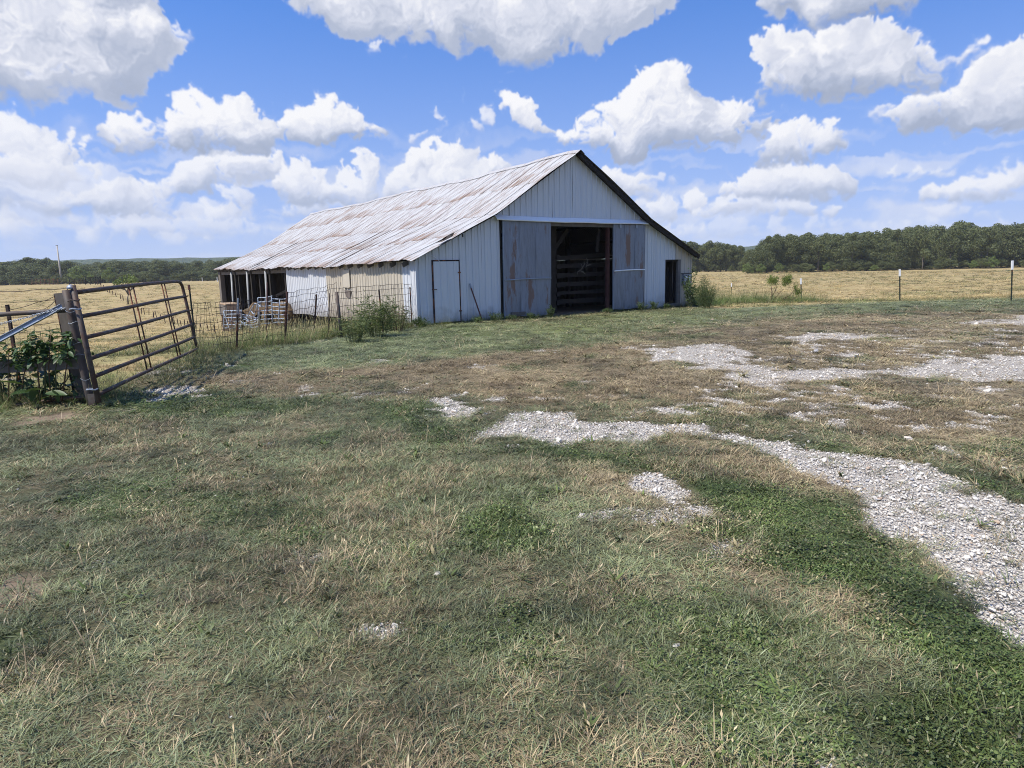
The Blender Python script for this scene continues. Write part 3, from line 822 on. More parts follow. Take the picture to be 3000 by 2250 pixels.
def metal_sheet_mat(name, base, base2, streak=0.25, rough=0.45, metal=0.0, dirt=(0.16, 0.13, 0.11), rustk=0.0, axis='side'):
    m, t = newmat(name); k = NT(t)
    co = k.coord('Object')
    n1 = k.noise(k.scale(co, 5, 5, 0.35), 1.6, 5, 0.6)
    c = k.mix(k.ramp(n1, 0.3, 0.7), base, base2)
    c = k.mix(k.ramp(k.rnd(), 0, 1, 0, 0.22), c, tuple(q * 0.72 for q in base2))
    n2 = k.noise(k.scale(co, 14, 14, 0.5), 1.5, 5, 0.65)
    c = k.mix(k.ramp(n2, 0.55, 0.8, 0, streak), c, dirt)
    # splashed soil low on the wall
    sz = k.n('ShaderNodeSeparateXYZ'); k.put(sz.inputs[0], co)
    low = k.ramp(k.math('ADD', sz.outputs[2], k.ramp(k.noise(co, 3, 4), 0.3, 0.7, -0.2, 0.2)), 0.0, 0.45, 0.5, 0.0)
    c = k.mix(low, c, dirt)
    if rustk:
        n3 = k.noise(k.scale(co, 2.2, 2.2, 0.55), 1.4, 6, 0.65)
        c = k.mix(k.ramp(n3, 0.60, 0.68, 0, rustk), c, (0.23, 0.115, 0.065))
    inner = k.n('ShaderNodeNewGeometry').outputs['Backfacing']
    c = k.mix(k.math('MULTIPLY', inner, 0.92), c, (0.05, 0.045, 0.042))      # inner faces coloured dark so the barn interior reads as shaded
    k.out(c, rough, metal, k.bump(n1, 0.08, 0.01), 0.4)
    return m
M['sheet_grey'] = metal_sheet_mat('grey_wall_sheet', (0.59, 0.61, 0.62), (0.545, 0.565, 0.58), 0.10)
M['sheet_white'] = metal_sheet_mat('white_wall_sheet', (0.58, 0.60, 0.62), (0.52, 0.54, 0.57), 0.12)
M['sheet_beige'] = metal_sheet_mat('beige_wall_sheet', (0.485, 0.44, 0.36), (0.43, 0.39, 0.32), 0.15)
# galvanised door skins with patches of rust and bare scratches
def galv_door(name, seed):
    m, t = newmat(name); k = NT(t)
    co = k.n('ShaderNodeVectorMath', operation='ADD'); k.put(co.inputs[0], k.coord('Object')); co.inputs[1].default_value = (seed, seed * 2.3, 0); co = co.outputs[0]
    n1 = k.noise(k.scale(co, 2.5, 2.5, 0.5), 1.5, 6, 0.6)
    c = k.mix(k.ramp(n1, 0.3, 0.7), (0.165, 0.183, 0.215), (0.25, 0.275, 0.315))
    n4 = k.noise(k.scale(co, 26, 26, 1.2), 1.5, 4, 0.7)
    c = k.mix(k.ramp(n4, 0.54, 0.76, 0, 0.5), c, (0.34, 0.375, 0.43))
    n5 = k.noise(k.scale(co, 8, 8, 1.0), 2.0, 6, 0.7)
    c = k.mix(k.ramp(n5, 0.50, 0.62, 0, 0.55), c, (0.14, 0.15, 0.17))
    sz = k.n('ShaderNodeSeparateXYZ'); k.put(sz.inputs[0], k.coord('Object'))
    n3 = k.noise(k.scale(co, 3.6, 3.6, 0.8), 1.15, 6, 0.7)
    bandm = None                                  # where water has stood on the sheets
    for (u_, z_, a_, b_, s_) in (((3.28, 1.05, .17, .55, .17), (3.98, 1.0, .14, .75, .20), (4.62, .9, .12, .45, .12), (3.3, 2.2, .3, .8, .05)) if seed < 5 else ((8.36, 2.35, .13, 1.0, .21), (8.95, 1.9, .12, .8, .11), (8.95, .8, .2, .6, .10), (7.8, .5, .1, .5, .12))):
        du = k.math('POWER', k.math('DIVIDE', k.math('SUBTRACT', sz.outputs[0], u_), a_), 2.0)
        dz = k.math('POWER', k.math('DIVIDE', k.math('SUBTRACT', sz.outputs[2], z_), b_), 2.0)
        q_ = k.ramp(k.math('ADD', du, dz), 0.0, 2.2, s_, 0.0)
        bandm = q_ if bandm is None else k.math('MAXIMUM', bandm, q_)
    bandm = k.math('SUBTRACT', bandm, 0.03)
    c = k.mix(k.ramp(k.math('ADD', n3, bandm), 0.57, 0.64, 0, 0.85), c, (0.17, 0.105, 0.075))
    k.out(c, k.ramp(n1, 0.3, 0.7, 0.38, 0.6), 0.45, k.bump(n4, 0.2, 0.01), 0.4)
    return m
M['door_a'] = galv_door('rusty_door_sheet', 3.0)
M['door_b'] = galv_door('rusty_door_sheet_right', 7.4)
# roof: white oxidised sheets, rust running down the slope
mR, t_ = newmat('streaked_roof_sheet'); k = NT(t_)
co = k.coord('Object')
rd = k.rnd()
nA_ = k.noise(k.scale(co, 0.8, 13.0, 0.8), 1.3, 6, 0.72)
nB_ = k.noise(k.scale(co, 1.0, 19, 1.0), 1.5, 5, 0.7)
nC_ = k.noise(co, 0.5, 5, 0.65)
c = k.mix(k.ramp(nB_, 0.35, 0.65), (0.455, 0.465, 0.475), (0.365, 0.365, 0.365))
c = k.mix(k.ramp(nB_, 0.50, 0.62, 0, 0.85), c, (0.20, 0.14, 0.10))
c = k.mix(k.ramp(rd, 0, 1, 0, 0.12), c, (0.40, 0.37, 0.35))
edge = k.ramp(k.attr('slope').outputs['Fac'], 0.5, 1.0, -0.02, 0.055)
rs_ = k.math('ADD', k.math('ADD', k.math('MULTIPLY', nA_, 0.62), k.math('MULTIPLY', nC_, 0.30)), k.math('ADD', edge, k.ramp(rd, 0, 1, -0.02, 0.01)))
c = k.mix(k.ramp(rs_, 0.475, 0.545, 0, 0.9), c, k.mix(k.ramp(nB_, 0.4, 0.6), (0.25, 0.155, 0.095), (0.145, 0.088, 0.056)))
c = k.mix(k.math('MULTIPLY', k.n('ShaderNodeNewGeometry').outputs['Backfacing'], 0.9), c, (0.07, 0.06, 0.055))  # underside coloured dark as well, shade for the barn interior
k.out(c, 0.6, 0.0, k.bump(nB_, 0.15, 0.01), 0.3)
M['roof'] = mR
mRu, t_ = newmat('dark_roof_underside'); k = NT(t_)
k.out(k.mix(k.ramp(k.noise(k.coord('Object'), 3, 4), 0.3, 0.7), (0.10, 0.085, 0.075), (0.17, 0.14, 0.12)), 0.8)
M['under'] = mRu
M['soil'] = mat_simple('barn_floor_soil', (0.14, 0.11, 0.085), 0.95, var=0.4, vscale=2)

def ribs(a0, a1, pitch_=0.228, rib=0.022, phase=0.0):
    """profile stations along a sheet: (position, outward offset)"""
    st = [(a0, 0.0)]
    k_ = math.floor((a0 - phase) / pitch_)
    p = phase + k_ * pitch_
    while p < a1 + pitch_:
        for dx, h in ((-0.03, 0), (-0.012, rib), (0.012, rib), (0.03, 0), (0.085, 0), (0.098, rib * 0.28), (0.112, 0)):
            if a0 + 0.002 < p + dx < a1 - 0.002:
                st.append((p + dx, h))
        p += pitch_
    st.append((a1, 0.0))
    return st

def wall_sheet(name, a0, a1, zb, zt, mat, plane='front', at=0.0, phase=0.0, parent=barn, lean=0.0, rib=0.03, pitch_=0.228, wob=0.006, bot_out=0.0):
    """ribbed sheet; plane front: runs along u at w=at and faces -w; plane left: runs along w at u=at and faces -u (right: +u)"""
    st = ribs(a0, a1, pitch_, rib, phase)
    v = []; f = []
    rows_n = 4
    ph = random.uniform(0, 6)
    for (a, h) in st:
        b_ = zb(a) if callable(zb) else zb
        t_ = zt(a) if callable(zt) else zt
        for j in range(rows_n):
            q = j / (rows_n - 1)
            z = b_ + (t_ - b_) * q
            off = h + wob * math.sin(ph + a * 2.3 + z * 1.9) + bot_out * (1 - q) ** 2
            if plane == 'front':
                v.append((a, at - off, z))
            elif plane == 'back':
                v.append((a, at + off, z))
            elif plane == 'left':
                v.append((at - off, a, z))
            else:
                v.append((at + off, a, z))
    for i in range(len(st) - 1):
        for j in range(rows_n - 1):
            f.append((i * rows_n + j, (i + 1) * rows_n + j, (i + 1) * rows_n + j + 1, i * rows_n + j + 1))
    if plane in ('left', 'back'):
        f = [q[::-1] for q in f]
    return link(name, mesh_from(name, v, f, mat), parent)

def floor_z(u, w):
    p = bpt(u, w); return tz1(p[0], p[1])
def zb_front(u):
    return floor_z(u, -0.05) - 0.03 + 0.015 * math.sin(u * 5)
RT = lambda u: roof_z(u) - 0.05
# front: lower sheets left of the door, then right, then the gable over the track
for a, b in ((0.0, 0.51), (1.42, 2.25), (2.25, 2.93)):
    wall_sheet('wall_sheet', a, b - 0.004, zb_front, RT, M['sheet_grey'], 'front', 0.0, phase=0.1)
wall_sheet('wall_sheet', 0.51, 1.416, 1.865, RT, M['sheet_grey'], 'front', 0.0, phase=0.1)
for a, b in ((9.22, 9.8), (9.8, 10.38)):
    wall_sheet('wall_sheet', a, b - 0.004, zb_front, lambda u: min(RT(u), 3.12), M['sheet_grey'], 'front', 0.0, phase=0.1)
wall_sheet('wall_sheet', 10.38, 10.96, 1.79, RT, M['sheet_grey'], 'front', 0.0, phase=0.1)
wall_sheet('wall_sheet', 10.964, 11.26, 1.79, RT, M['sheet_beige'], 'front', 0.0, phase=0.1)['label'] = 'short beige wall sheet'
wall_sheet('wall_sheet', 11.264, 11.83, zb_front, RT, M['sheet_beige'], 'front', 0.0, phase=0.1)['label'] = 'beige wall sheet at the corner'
a = 2.60
while a < 9.4:
    b = min(a + 0.86, 9.42)
    if a < 2.7:
        b = 3.3
    wall_sheet('gable_sheet', a, b - 0.004, 3.10, lambda u: max(RT(u), 3.11), M['sheet_grey'], 'front', -0.012, phase=0.1, rib=0.026)
    a = b
# low block of wall between door leaf and sheets (dark gap)
# left side: white, beige, white; the bottom hangs free of the falling ground
def zb_left(w):
    return 0.0 - 0.012 * w - 0.02 + (0.02 * math.sin(w * 2.0)) if w > 1 else floor_z(-0.1, w) - 0.03
def zt_left(w):
    return 1.86 - 0.004 * w
wcol = [(0.0, 0.9, 'sheet_white'), (0.9, 1.82, 'sheet_beige'), (1.82, 2.74, 'sheet_beige'), (2.74, 3.66, 'sheet_beige'), (3.66, 4.58, 'sheet_beige'), (4.58, 5.5, 'sheet_beige'), (5.5, 6.5, 'sheet_beige'), (6.5, 7.5, 'sheet_beige'),
        (7.5, 8.4, 'sheet_white'), (8.4, 9.3, 'sheet_white'), (9.3, 10.2, 'sheet_white'), (10.2, 11.1, 'sheet_white'), (11.1, 11.9, 'sheet_white'), (11.9, 12.6, 'sheet_white')]
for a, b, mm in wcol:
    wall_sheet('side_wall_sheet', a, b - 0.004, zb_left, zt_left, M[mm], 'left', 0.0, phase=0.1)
# a patched square flap and a torn opening low in the beige wall
MB().box((-0.045, 5.35, 1.33), 0.02, 0.62, 0.62).build('patch_panel', M['sheet_beige'], barn)
MB().add([(-0.035, 5.0, 0.93), (-0.035, 5.6, 0.93), (-0.035, 5.46, 0.70), (-0.035, 5.12, 0.67), (-0.05, 5.0, 0.93), (-0.05, 5.6, 0.93), (-0.05, 5.46, 0.70), (-0.05, 5.12, 0.67)],
         [(0, 1, 2, 3), (7, 6, 5, 4), (0, 4, 5, 1), (1, 5, 6, 2), (2, 6, 7, 3), (3, 7, 4, 0)]).build('torn_flap', M['under'], barn)
# right side and back, cheaper sheets
for i in range(29):
    w0 = i * 0.9
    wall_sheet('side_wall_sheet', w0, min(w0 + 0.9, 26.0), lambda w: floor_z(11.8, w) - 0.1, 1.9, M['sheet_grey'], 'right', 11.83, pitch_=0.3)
for i in range(14):
    a0 = i * 0.85
    if a0 > 11.8:
        break
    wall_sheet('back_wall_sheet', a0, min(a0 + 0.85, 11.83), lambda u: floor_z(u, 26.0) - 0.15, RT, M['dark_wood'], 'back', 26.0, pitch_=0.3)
# corner trims
MB().box((-0.012, -0.012, 0.93), 0.05, 0.05, 1.86).build('corner_trim', M['sheet_white'], barn)
MB().box((11.85, -0.012, 0.93), 0.04, 0.05, 1.92).build('corner_trim', M['sheet_beige'], barn)

# ---- hinged service door at the left of the front
sd = MB()
sheetv = ribs(0.54, 1.40, 0.228, 0.018, 0.1)
vv = []; ff = []
for (a, h) in sheetv:
    for z in (0.04, 1.83):
        vv.append((a, -0.045 - h, z))
for i in range(len(sheetv) - 1):
    ff.append((2 * i, 2 * i + 2, 2 * i + 3, 2 * i + 1))
sd.add(vv, ff)
service = sd.build('service_door', M['sheet_grey'], barn)
fr = MB()
fr.box((0.525, -0.02, 0.94), 0.022, 0.05, 1.85).box((1.425, -0.02, 0.94), 0.024, 0.05, 1.85).box((0.975, -0.02, 1.862), 0.92, 0.05, 0.022)
fr.build('door_frame', M['t_post'], service)
MB().tube([(0.46, -0.06, 1.02), (0.62, -0.075, 1.015)], 0.012, 6).build('latch', M['t_post'], service)
for z in (0.35, 1.5):
    MB().box((1.41, -0.055, z), 0.10, 0.012, 0.035).build('hinge', M['t_post'], service)

# ---- sliding doors of the main opening
def slide_leaf(name, u0, u1, z0, z1, mat, n, yy, barz, barm, label):
    leaf = MB().box(((u0 + u1) / 2, yy + 0.055, (z0 + z1) / 2), u1 - u0 - 0.06, 0.04, z1 - z0 - 0.08).build(name, M['dark_wood'], barn)
    leaf['label'] = label
    wd = (u1 - u0) / n
    for i in range(n):
        a0 = u0 + i * wd; st = []
        kk = 14
        v = []; f = []
        for j in range(kk * 2 + 1):
            a = a0 + (wd + 0.012) * j / (kk * 2)
            for r_ in range(9):
                q = r_ / 8
                z = z0 + (z1 - z0) * q + (0.02 * math.sin(i * 5 + a * 6) if r_ == 0 else 0)
                bend = 0.018 * math.sin(q * 5 + i * 2.1) + 0.05 * (1 - q) ** 3 * (1 if i % 2 else -0.2)
                v.append((a, yy - 0.006 * (j % 2) - 0.003 * i + -bend * 0.4, z))
        for j in range(kk * 2):
            for r_ in range(8):
                f.append((j * 9 + r_, (j + 1) * 9 + r_, (j + 1) * 9 + r_ + 1, j * 9 + r_ + 1))
        link('door_sheet', mesh_from('door_sheet', v, f, mat), leaf)
    pts = [(u0 + 0.02 + (u1 - u0 - 0.04) * q, yy - 0.035 - 0.01 * math.sin(q * 3), barz + 0.03 * math.sin(q * 2.2)) for q in np.linspace(0, 1, 9)]
    MB().tube(pts, 0.022, 6).build('cross_bar', barm, leaf)
    for s_ in (u0 + 0.01, u1 - 0.01):
        MB().box((s_, yy + 0.02, (z0 + z1) / 2), 0.03, 0.05, z1 - z0).build('edge_rail', M['galv'] if s_ < u1 - 0.1 else M['old_wood'], leaf)
    return leaf
lf = slide_leaf('sliding_door', 2.99, 4.86, 0.05, 3.05, M['door_a'], 3, -0.10, 1.22, M['galv'], 'left sliding door leaf of dark galvanised sheets with rust spots')
lg = slide_leaf('sliding_door', 7.66, 9.20, 0.07, 3.03, M['door_b'], 3, -0.10, 1.42, M['white_metal'], 'right sliding door leaf with a white cross bar and a tall rust streak')
for u_ in (7.95, 8.75):
    MB().box((u_, -0.13, 2.97), 0.09, 0.03, 0.12).build('hanger', M['galv'], lg)
MB().box((3.5, -0.13, 0.16), 0.55, 0.03, 0.10).build('kick_board', M['old_wood'], lf)
MB().box((2.955, 0.02, 1.55), 0.05, 0.08, 3.05).build('door_post', M['dark_wood'], barn)
# track cover of bent white flashing, rolled out at its lower edge, sagging a little
v = []; f = []
prof = [(0.0, 3.215), (-0.035, 3.21), (-0.16, 3.10), (-0.185, 3.075), (-0.175, 3.055), (-0.15, 3.05)]
NS = 22
for i in range(NS + 1):
    q = i / NS; u_ = 2.72 + (9.44 - 2.72) * q
    sag = -0.025 * math.sin(q * math.pi) + (0.012 if 0.45 < q < 0.62 else 0)
    for (y_, z_) in prof:
        v.append((u_, y_ * (1 + 0.12 * math.sin(q * 9)) - 0.015, z_ + sag + (0.01 if q < 0.02 else 0)))
npf = len(prof)
for i in range(NS):
    for j in range(npf - 1):
        f.append((i * npf + j, i * npf + j + 1, (i + 1) * npf + j + 1, (i + 1) * npf + j))
link('track_cover', mesh_from('track_cover', v, f, M['white_metal']), barn)
MB().box((6.25, -0.02, 2.99), 2.9, 0.05, 0.14).build('door_lintel', M['old_wood'], barn)
# small open doorway at the right
for u_, wd in ((10.40, 0.05), (11.20, 0.15)):
    MB().box((u_, 0.05, 0.9), wd, 0.10, 1.80).build('door_jamb', M['grey_plank'], barn)
MB().box((10.8, 0.06, 0.07), 0.75, 0.14, 0.12).build('door_sill', M['grey_plank'], barn)
MB().box((10.8, 0.05, 1.77), 0.85, 0.08, 0.05).build('door_head', M['dark_wood'], barn)
for i in range(5):
    MB().box((10.46 + i * 0.17, 0.55, 0.85), 0.155, 0.025, 1.7).build('inner_plank', M['dark_wood'], barn)

# ---- frame inside: posts, purlins, rafters
for w_ in (0.12, 4.4, 8.7, 13.0, 17.3, 21.6, 25.8):
    for u_ in (0.12, 3.0, 9.3, 11.7):
        if w_ < 1 and u_ in (3.0, 0.12, 11.7):
            continue
        top = roof_z(u_) - 0.2
        zf = floor_z(u_, w_) - 0.1
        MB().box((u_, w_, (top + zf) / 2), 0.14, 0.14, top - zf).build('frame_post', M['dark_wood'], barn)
for s_ in (-1, 1):
    for u_ in (APX + s_ * 5.7, APX + s_ * 4.4, APX + s_ * 3.2, APX + s_ * 2.1, APX + s_ * 1.0):
        MB().box((u_, 13.0, roof_z(u_) - 0.11), 0.05, 26.0, 0.09).build('purlin', M['dark_wood'], barn)
i = 0
w_ = 0.45
while w_ < 26:
    p0 = (-EVO + 0.06, w_, roof_z(-EVO) - 0.09); p1 = (2.74, w_, BRZ - 0.10)
    MB().beam(p0, p1, 0.13, 0.045, (0, 0, 1)).build('rafter', M['old_wood'], barn)
    w_ += 0.86
for w_ in np.arange(0.45, 26, 1.72):
    for s_ in (-1, 1):
        MB().beam((APX + s_ * 3.2, w_, BRZ - 0.14), (APX, w_, APZ - 0.14), 0.13, 0.045, (0, 0, 1)).build('rafter', M['dark_wood'], barn)
# partition inside the shed on the left, vertical boards
for i in range(45):
    w0 = 12.7 + i * 0.3
    if w0 > 26:
        break
    MB().box((3.2 + 0.02 * (i % 2), w0, 0.9), 0.03, 0.285, 4.4).build('shading_partition_board', M['dark_wood'], barn)
for i in range(43):  # cross wall over the full width, added to cut the light inside
    ub_ = 0.15 + i * 0.27; tz_ = min(roof_z(ub_ - .13), roof_z(ub_ + .13)) - 0.12
    MB().box((ub_, 12.72, (tz_ - 1.2) / 2), 0.262, 0.03, tz_ + 1.2).build('shading_partition_board', M['dark_wood'], barn)
# open bays of the shed: thick posts and pale leaning pipes
for w_ in (25.85, 22.0, 18.55, 15.1):
    zf = floor_z(0, w_) - 0.15
    big = w_ > 25
    MB().box((0.05, w_, (1.72 + zf) / 2), 0.24 if big else 0.2, 0.5 if big else 0.2, 1.72 - zf).build('shed_post', M['old_wood'] if big else M['dark_wood'], barn)
for w_ in (22.45, 18.95, 15.45):
    zf = floor_z(-0.3, w_) - 0.1
    MB().tube([(-0.10, w_ + 0.05, 1.70), (-0.22, w_ - 0.10, zf)], 0.055, 10).build('prop_pole', M['pole_grey'], barn, smooth=True)
MB().beam((0.6, 25.6, -0.9), (2.6, 20.0, 0.8), 0.14, 0.05).build('brace_board', M['old_wood'], barn)
MB().beam((0.02, 12.7, 1.66), (0.02, 26.1, 1.60), 0.16, 0.05, (0, 0, 1)).build('eave_beam', M['old_wood'], barn)

# ---- roof: single corrugated sheets in four courses on the left slope, two on the right
S1 = math.hypot(APX - BRK + 0.54, APZ - BRZ)
def slope_pt(s, side):
    """point at run s (metres, horizontally) from the ridge"""
    u_ = APX - s if side < 0 else APX + s
    return u_, roof_z(u_)
SAGN = lambda w, s: 0.035 * math.sin(w * 0.55 + 1.0) + 0.02 * math.sin(w * 1.7 + s) + 0.012 * math.sin(w * 4.1 + s * 2) - 0.05 * math.sin(max(0, min(1, w / 26)) * math.pi)
def roof_sheet(name, s0, s1, w0, w1, side, lift, under, waves=8, seg=5):
    kk = waves * 4
    cols_ = kk + 1
    v = []; sl = []
    sk = random.uniform(-0.008, 0.008)
    sj = random.uniform(-0.03, 0.05)
    ch = random.uniform(-0.008, 0.008)
    for i in range(cols_):
        q = i / kk
        w_ = w0 + (w1 - w0) * q
        wave = 0.0075 * math.cos(q * waves * 2 * math.pi)
        for j in range(seg + 1):
            r_ = j / seg
            s = s0 + (s1 + sj - s0) * r_
            u_, z = slope_pt(s, side)
            if s > 6.0:
                z += 0.006 * math.sin(w_ * 6.3) * (s - 6) * 3
            v.append((u_, w_ + sk * r_, z + wave + lift + SAGN(w_, s) + ch * r_ * q + 0.006 * (r_ == 1) * math.sin(w_ * 9)))
            sl.append(r_)
    f = []
    n = seg + 1
    for i in range(kk):
        for j in range(seg):
            q4 = (i * n + j, i * n + j + 1, (i + 1) * n + j + 1, (i + 1) * n + j)
            f.append(q4 if side > 0 else q4[::-1])
    me = mesh_from(name, v, f, [M['roof']], attrs={'slope': sl})
    if me.polygons[0].normal.z < 0:
        me.flip_normals()
    return link(name, me, barn)
courses = [(0.02, 1.75), (1.65, 3.35), (3.26, 4.85), (4.72, 6.27)]
pitchw = 0.66
nw = int(round(26.55 / pitchw))
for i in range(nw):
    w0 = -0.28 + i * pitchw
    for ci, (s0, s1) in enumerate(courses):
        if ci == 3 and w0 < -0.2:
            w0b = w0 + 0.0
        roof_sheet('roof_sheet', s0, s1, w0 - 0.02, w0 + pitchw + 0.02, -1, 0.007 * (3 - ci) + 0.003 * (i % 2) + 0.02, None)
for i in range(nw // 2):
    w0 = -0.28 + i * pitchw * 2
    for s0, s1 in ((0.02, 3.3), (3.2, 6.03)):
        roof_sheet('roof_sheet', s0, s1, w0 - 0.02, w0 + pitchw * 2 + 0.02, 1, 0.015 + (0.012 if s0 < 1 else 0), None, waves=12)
for i in range(9):
    w0 = -0.3 + i * 2.96
    v = []
    for q in range(6):
        w_ = w0 + 3.0 * q / 5
        for du, dz in ((-0.17, -0.075), (0, 0.045), (0.17, -0.075)):
            v.append((APX + du, w_, APZ + dz + SAGN(w_, 0) + 0.035))
    f = [(q * 3 + j, q * 3 + j + 1, (q + 1) * 3 + j + 1, (q + 1) * 3 + j) for q in range(5) for j in range(2)]
    link('ridge_cap', mesh_from('ridge_cap', v, f, M['roof']), barn)
# boarding seen under the right rake, rake boards, a curl of loose sheet at the left break
def rake_pts(side, lo, hi, dz):
    return [(slope_pt(s, side)[0], slope_pt(s, side)[1] + dz) for s in np.linspace(lo, hi, 6)]
for lo, hi in ((0.0, 1.7), (1.7, 3.3), (3.3, 4.8), (4.8, 6.02)):
    for w_ in (-0.24, -0.12):
        a_ = slope_pt(lo, 1); b_ = slope_pt(hi, 1)
        MB().beam((a_[0], w_, a_[1] - 0.075), (b_[0], w_, b_[1] - 0.075), 0.11 if w_ > -0.2 else 0.05, 0.03 if w_ > -0.2 else 0.13, (0, 1, 0)).build('rake_board', M['dark_wood'], barn)
MB().add([(1.05, -0.33, 2.53), (0.70, -0.33, 2.38), (0.62, -0.12, 2.36), (0.97, -0.12, 2.52), (1.12, -0.36, 2.66), (0.98, -0.30, 2.60)],
         [(0, 1, 2, 3), (0, 4, 5, 1), (5, 3, 2), (4, 0, 3, 5)]).build('loose_flashing', M['under'], barn)
MB().tube([(0.45, -0.03, 2.02), (0.6, -0.05, 1.96), (0.72, -0.04, 1.88), (0.78, -0.05, 1.78)], 0.008, 5).build('wire_stub', M['white_paint'], barn)
# ---- power meter box on the corner by the small door
mt = MB().box((11.50, -0.08, 1.02), 0.40, 0.12, 0.44).build('meter_box', M['meter_grey'], barn)
MB().box((11.50, -0.07, 1.255), 0.46, 0.16, 0.02).build('meter_lid', M['dark_wood'], mt)
for u_, w2, mm in ((11.42, 0.06, 'white_paint'), (11.62, 0.06, 'white_paint'), (11.54, 0.05, 'black_rubber')):
    MB().box((u_, -0.146, 1.02), w2, 0.012, 0.34).build('meter_bar', M[mm], mt)
MB().box((11.48, -0.152, 1.10), 0.13, 0.014, 0.04).build('meter_bar', M['white_paint'], mt)
print('barn', round(time.time() - T0, 1))

# ---- stall inside the main door: a thing of its own
st_ = empty('stall_gate', bpt(6.9, 1.2), 'dark wooden stall of six horizontal boards just inside the open barn door', 'stall', rz=math.pi / 2 - BM)
def sl_(u, w, z):
    return (u - 6.9, w - 1.2, z)
for u_ in (5.80,):
    MB().box(sl_(u_, 1.0, 1.7), 0.22, 0.18, 3.5).build('stall_post', M['stall_wood'], st_)
MB().box(sl_(7.62, 0.16, 1.5), 0.10, 0.12, 3.0).build('stall_post', M['red_paint'], st_)
for i, z in enumerate((0.38, 0.68, 0.98, 1.30, 1.62, 1.95)):
    wd = 0.15 if i != 1 else 0.11
    MB().beam(sl_(5.95, 1.12, z - (0.06 if i == 5 else 0)), sl_(8.3, 0.98, z + 0.01 * i), wd, 0.04).build('board', M['stall_wood'], st_)
    MB().box(sl_(5.95, 0.88, z - 0.02), 0.16, 0.05, 0.14).build('batten', M['stall_wood'], st_)
MB().beam(sl_(5.8, 1.0, 2.1), sl_(6.5, 1.0, 2.9), 0.14, 0.04).build('brace', M['stall_wood'], st_)
MB().beam(sl_(7.42, 0.5, 2.1), sl_(7.52, 0.5, 2.9), 0.12, 0.04).build('hanging_board', M['stall_wood'], st_)
# antlers tied on the stall boards
def antler(name, u, z, s, rz_, label):
    e_ = empty(name, bpt(u, 0.9, z), label, 'antler', rz=math.pi / 2 - BM)
    c_, n_ = math.cos(rz_), math.sin(rz_)
    P_ = lambda a, b, d=0.0: ((a * c_ - b * n_) * s, d * s, (a * n_ + b * c_) * s)
    MB().tube([P_(0, 0), P_(.12, .06, -.03), P_(.22, .18, -.08), P_(.24, .32, -.1)], [.022 * s, .018 * s, .014 * s, .004 * s], 6).build('main_beam', M['bone'], e_, smooth=True)
    MB().tube([P_(.12, .06, -.03), P_(.10, .18, -.08), P_(.06, .24, -.1)], [.014 * s, .01 * s, .003 * s], 6).build('tine', M['bone'], e_, smooth=True)
    MB().tube([P_(0, 0), P_(.12, -.08, -.04), P_(.2, -.18, -.06)], [.03 * s, .026 * s, .008 * s], 6).build('tine', M['bone'], e_, smooth=True)
    MB().tube([P_(0, 0), P_(-.12, .0, -.03), P_(-.2, -.10, -.06)], [.02 * s, .014 * s, .004 * s], 6).build('tine', M['bone'], e_, smooth=True)
antler('deer_antler', 6.95, 1.45, 0.95, 0.25, 'pale forked antler hanging lower on the stall boards inside the barn door')
antler('deer_antler', 7.28, 1.62, 0.75, 0.9, 'smaller pale antler hung higher on the stall, nearer the door post')
# red iron bar leaning on the front wall
rb = empty('iron_bar', bpt(2.02, -0.32, 0), 'thin rusty red bar leaning on the grey front wall between two doors', 'bar', rz=math.pi / 2 - BM)
MB().tube([(0.0, 0.0, 0.0), (-0.23, 0.24, 1.02)], 0.022, 7).build('shaft', M['red_paint'], rb)
MB().tube([(-0.23, 0.24, 1.02), (-0.255, 0.262, 1.16)], 0.027, 7).build('grey_tip', M['galv'], rb)
# ------------------------------------------------------------------ gate, fences, panels
def at_depth(px, py, Y):
    """point at forward distance Y seen at a place measured in the photograph (3000 px scale)"""
    d = ray(px, py); return CAMP + d * (Y / d[1])
def on_side(px, py, u0):
    """(w, z) in barn axes on the vertical plane u = u0"""
    d = ray(px, py); P0 = A + U * u0
    t = ((P0 - CAMP) @ U) / (d @ U); p = CAMP + d * t
    return float((p - A) @ W), float(p[2])
def pix_ground(px, py, z=0.0):
    d = ray(px, py); return CAMP + d * ((z - CAM_H) / d[2])

YH = pix_ground(282, 1152, 0.19)[1]       # distance of the hinge side
YE = pix_ground(578, 1021, 0.20)[1]       # distance of the latch side
gate = empty('pipe_gate', tuple(pix_ground(290, 1175)), 'brown six rail pipe gate swung half open, tilted down to its hinge post', 'gate')
go = gate.location.copy()
hb = Vector(at_depth(284, 1158, YH)); ht = Vector(at_depth(218, 857, YH))
eb = Vector(at_depth(577, 1021, YE)); et = Vector(at_depth(531, 824, YE))
def gp(a, b):
    """a 0..1 from hinge to latch, b 0..1 from the bottom rail to the top rail"""
    return hb.lerp(eb, a).lerp(ht.lerp(et, a), b)
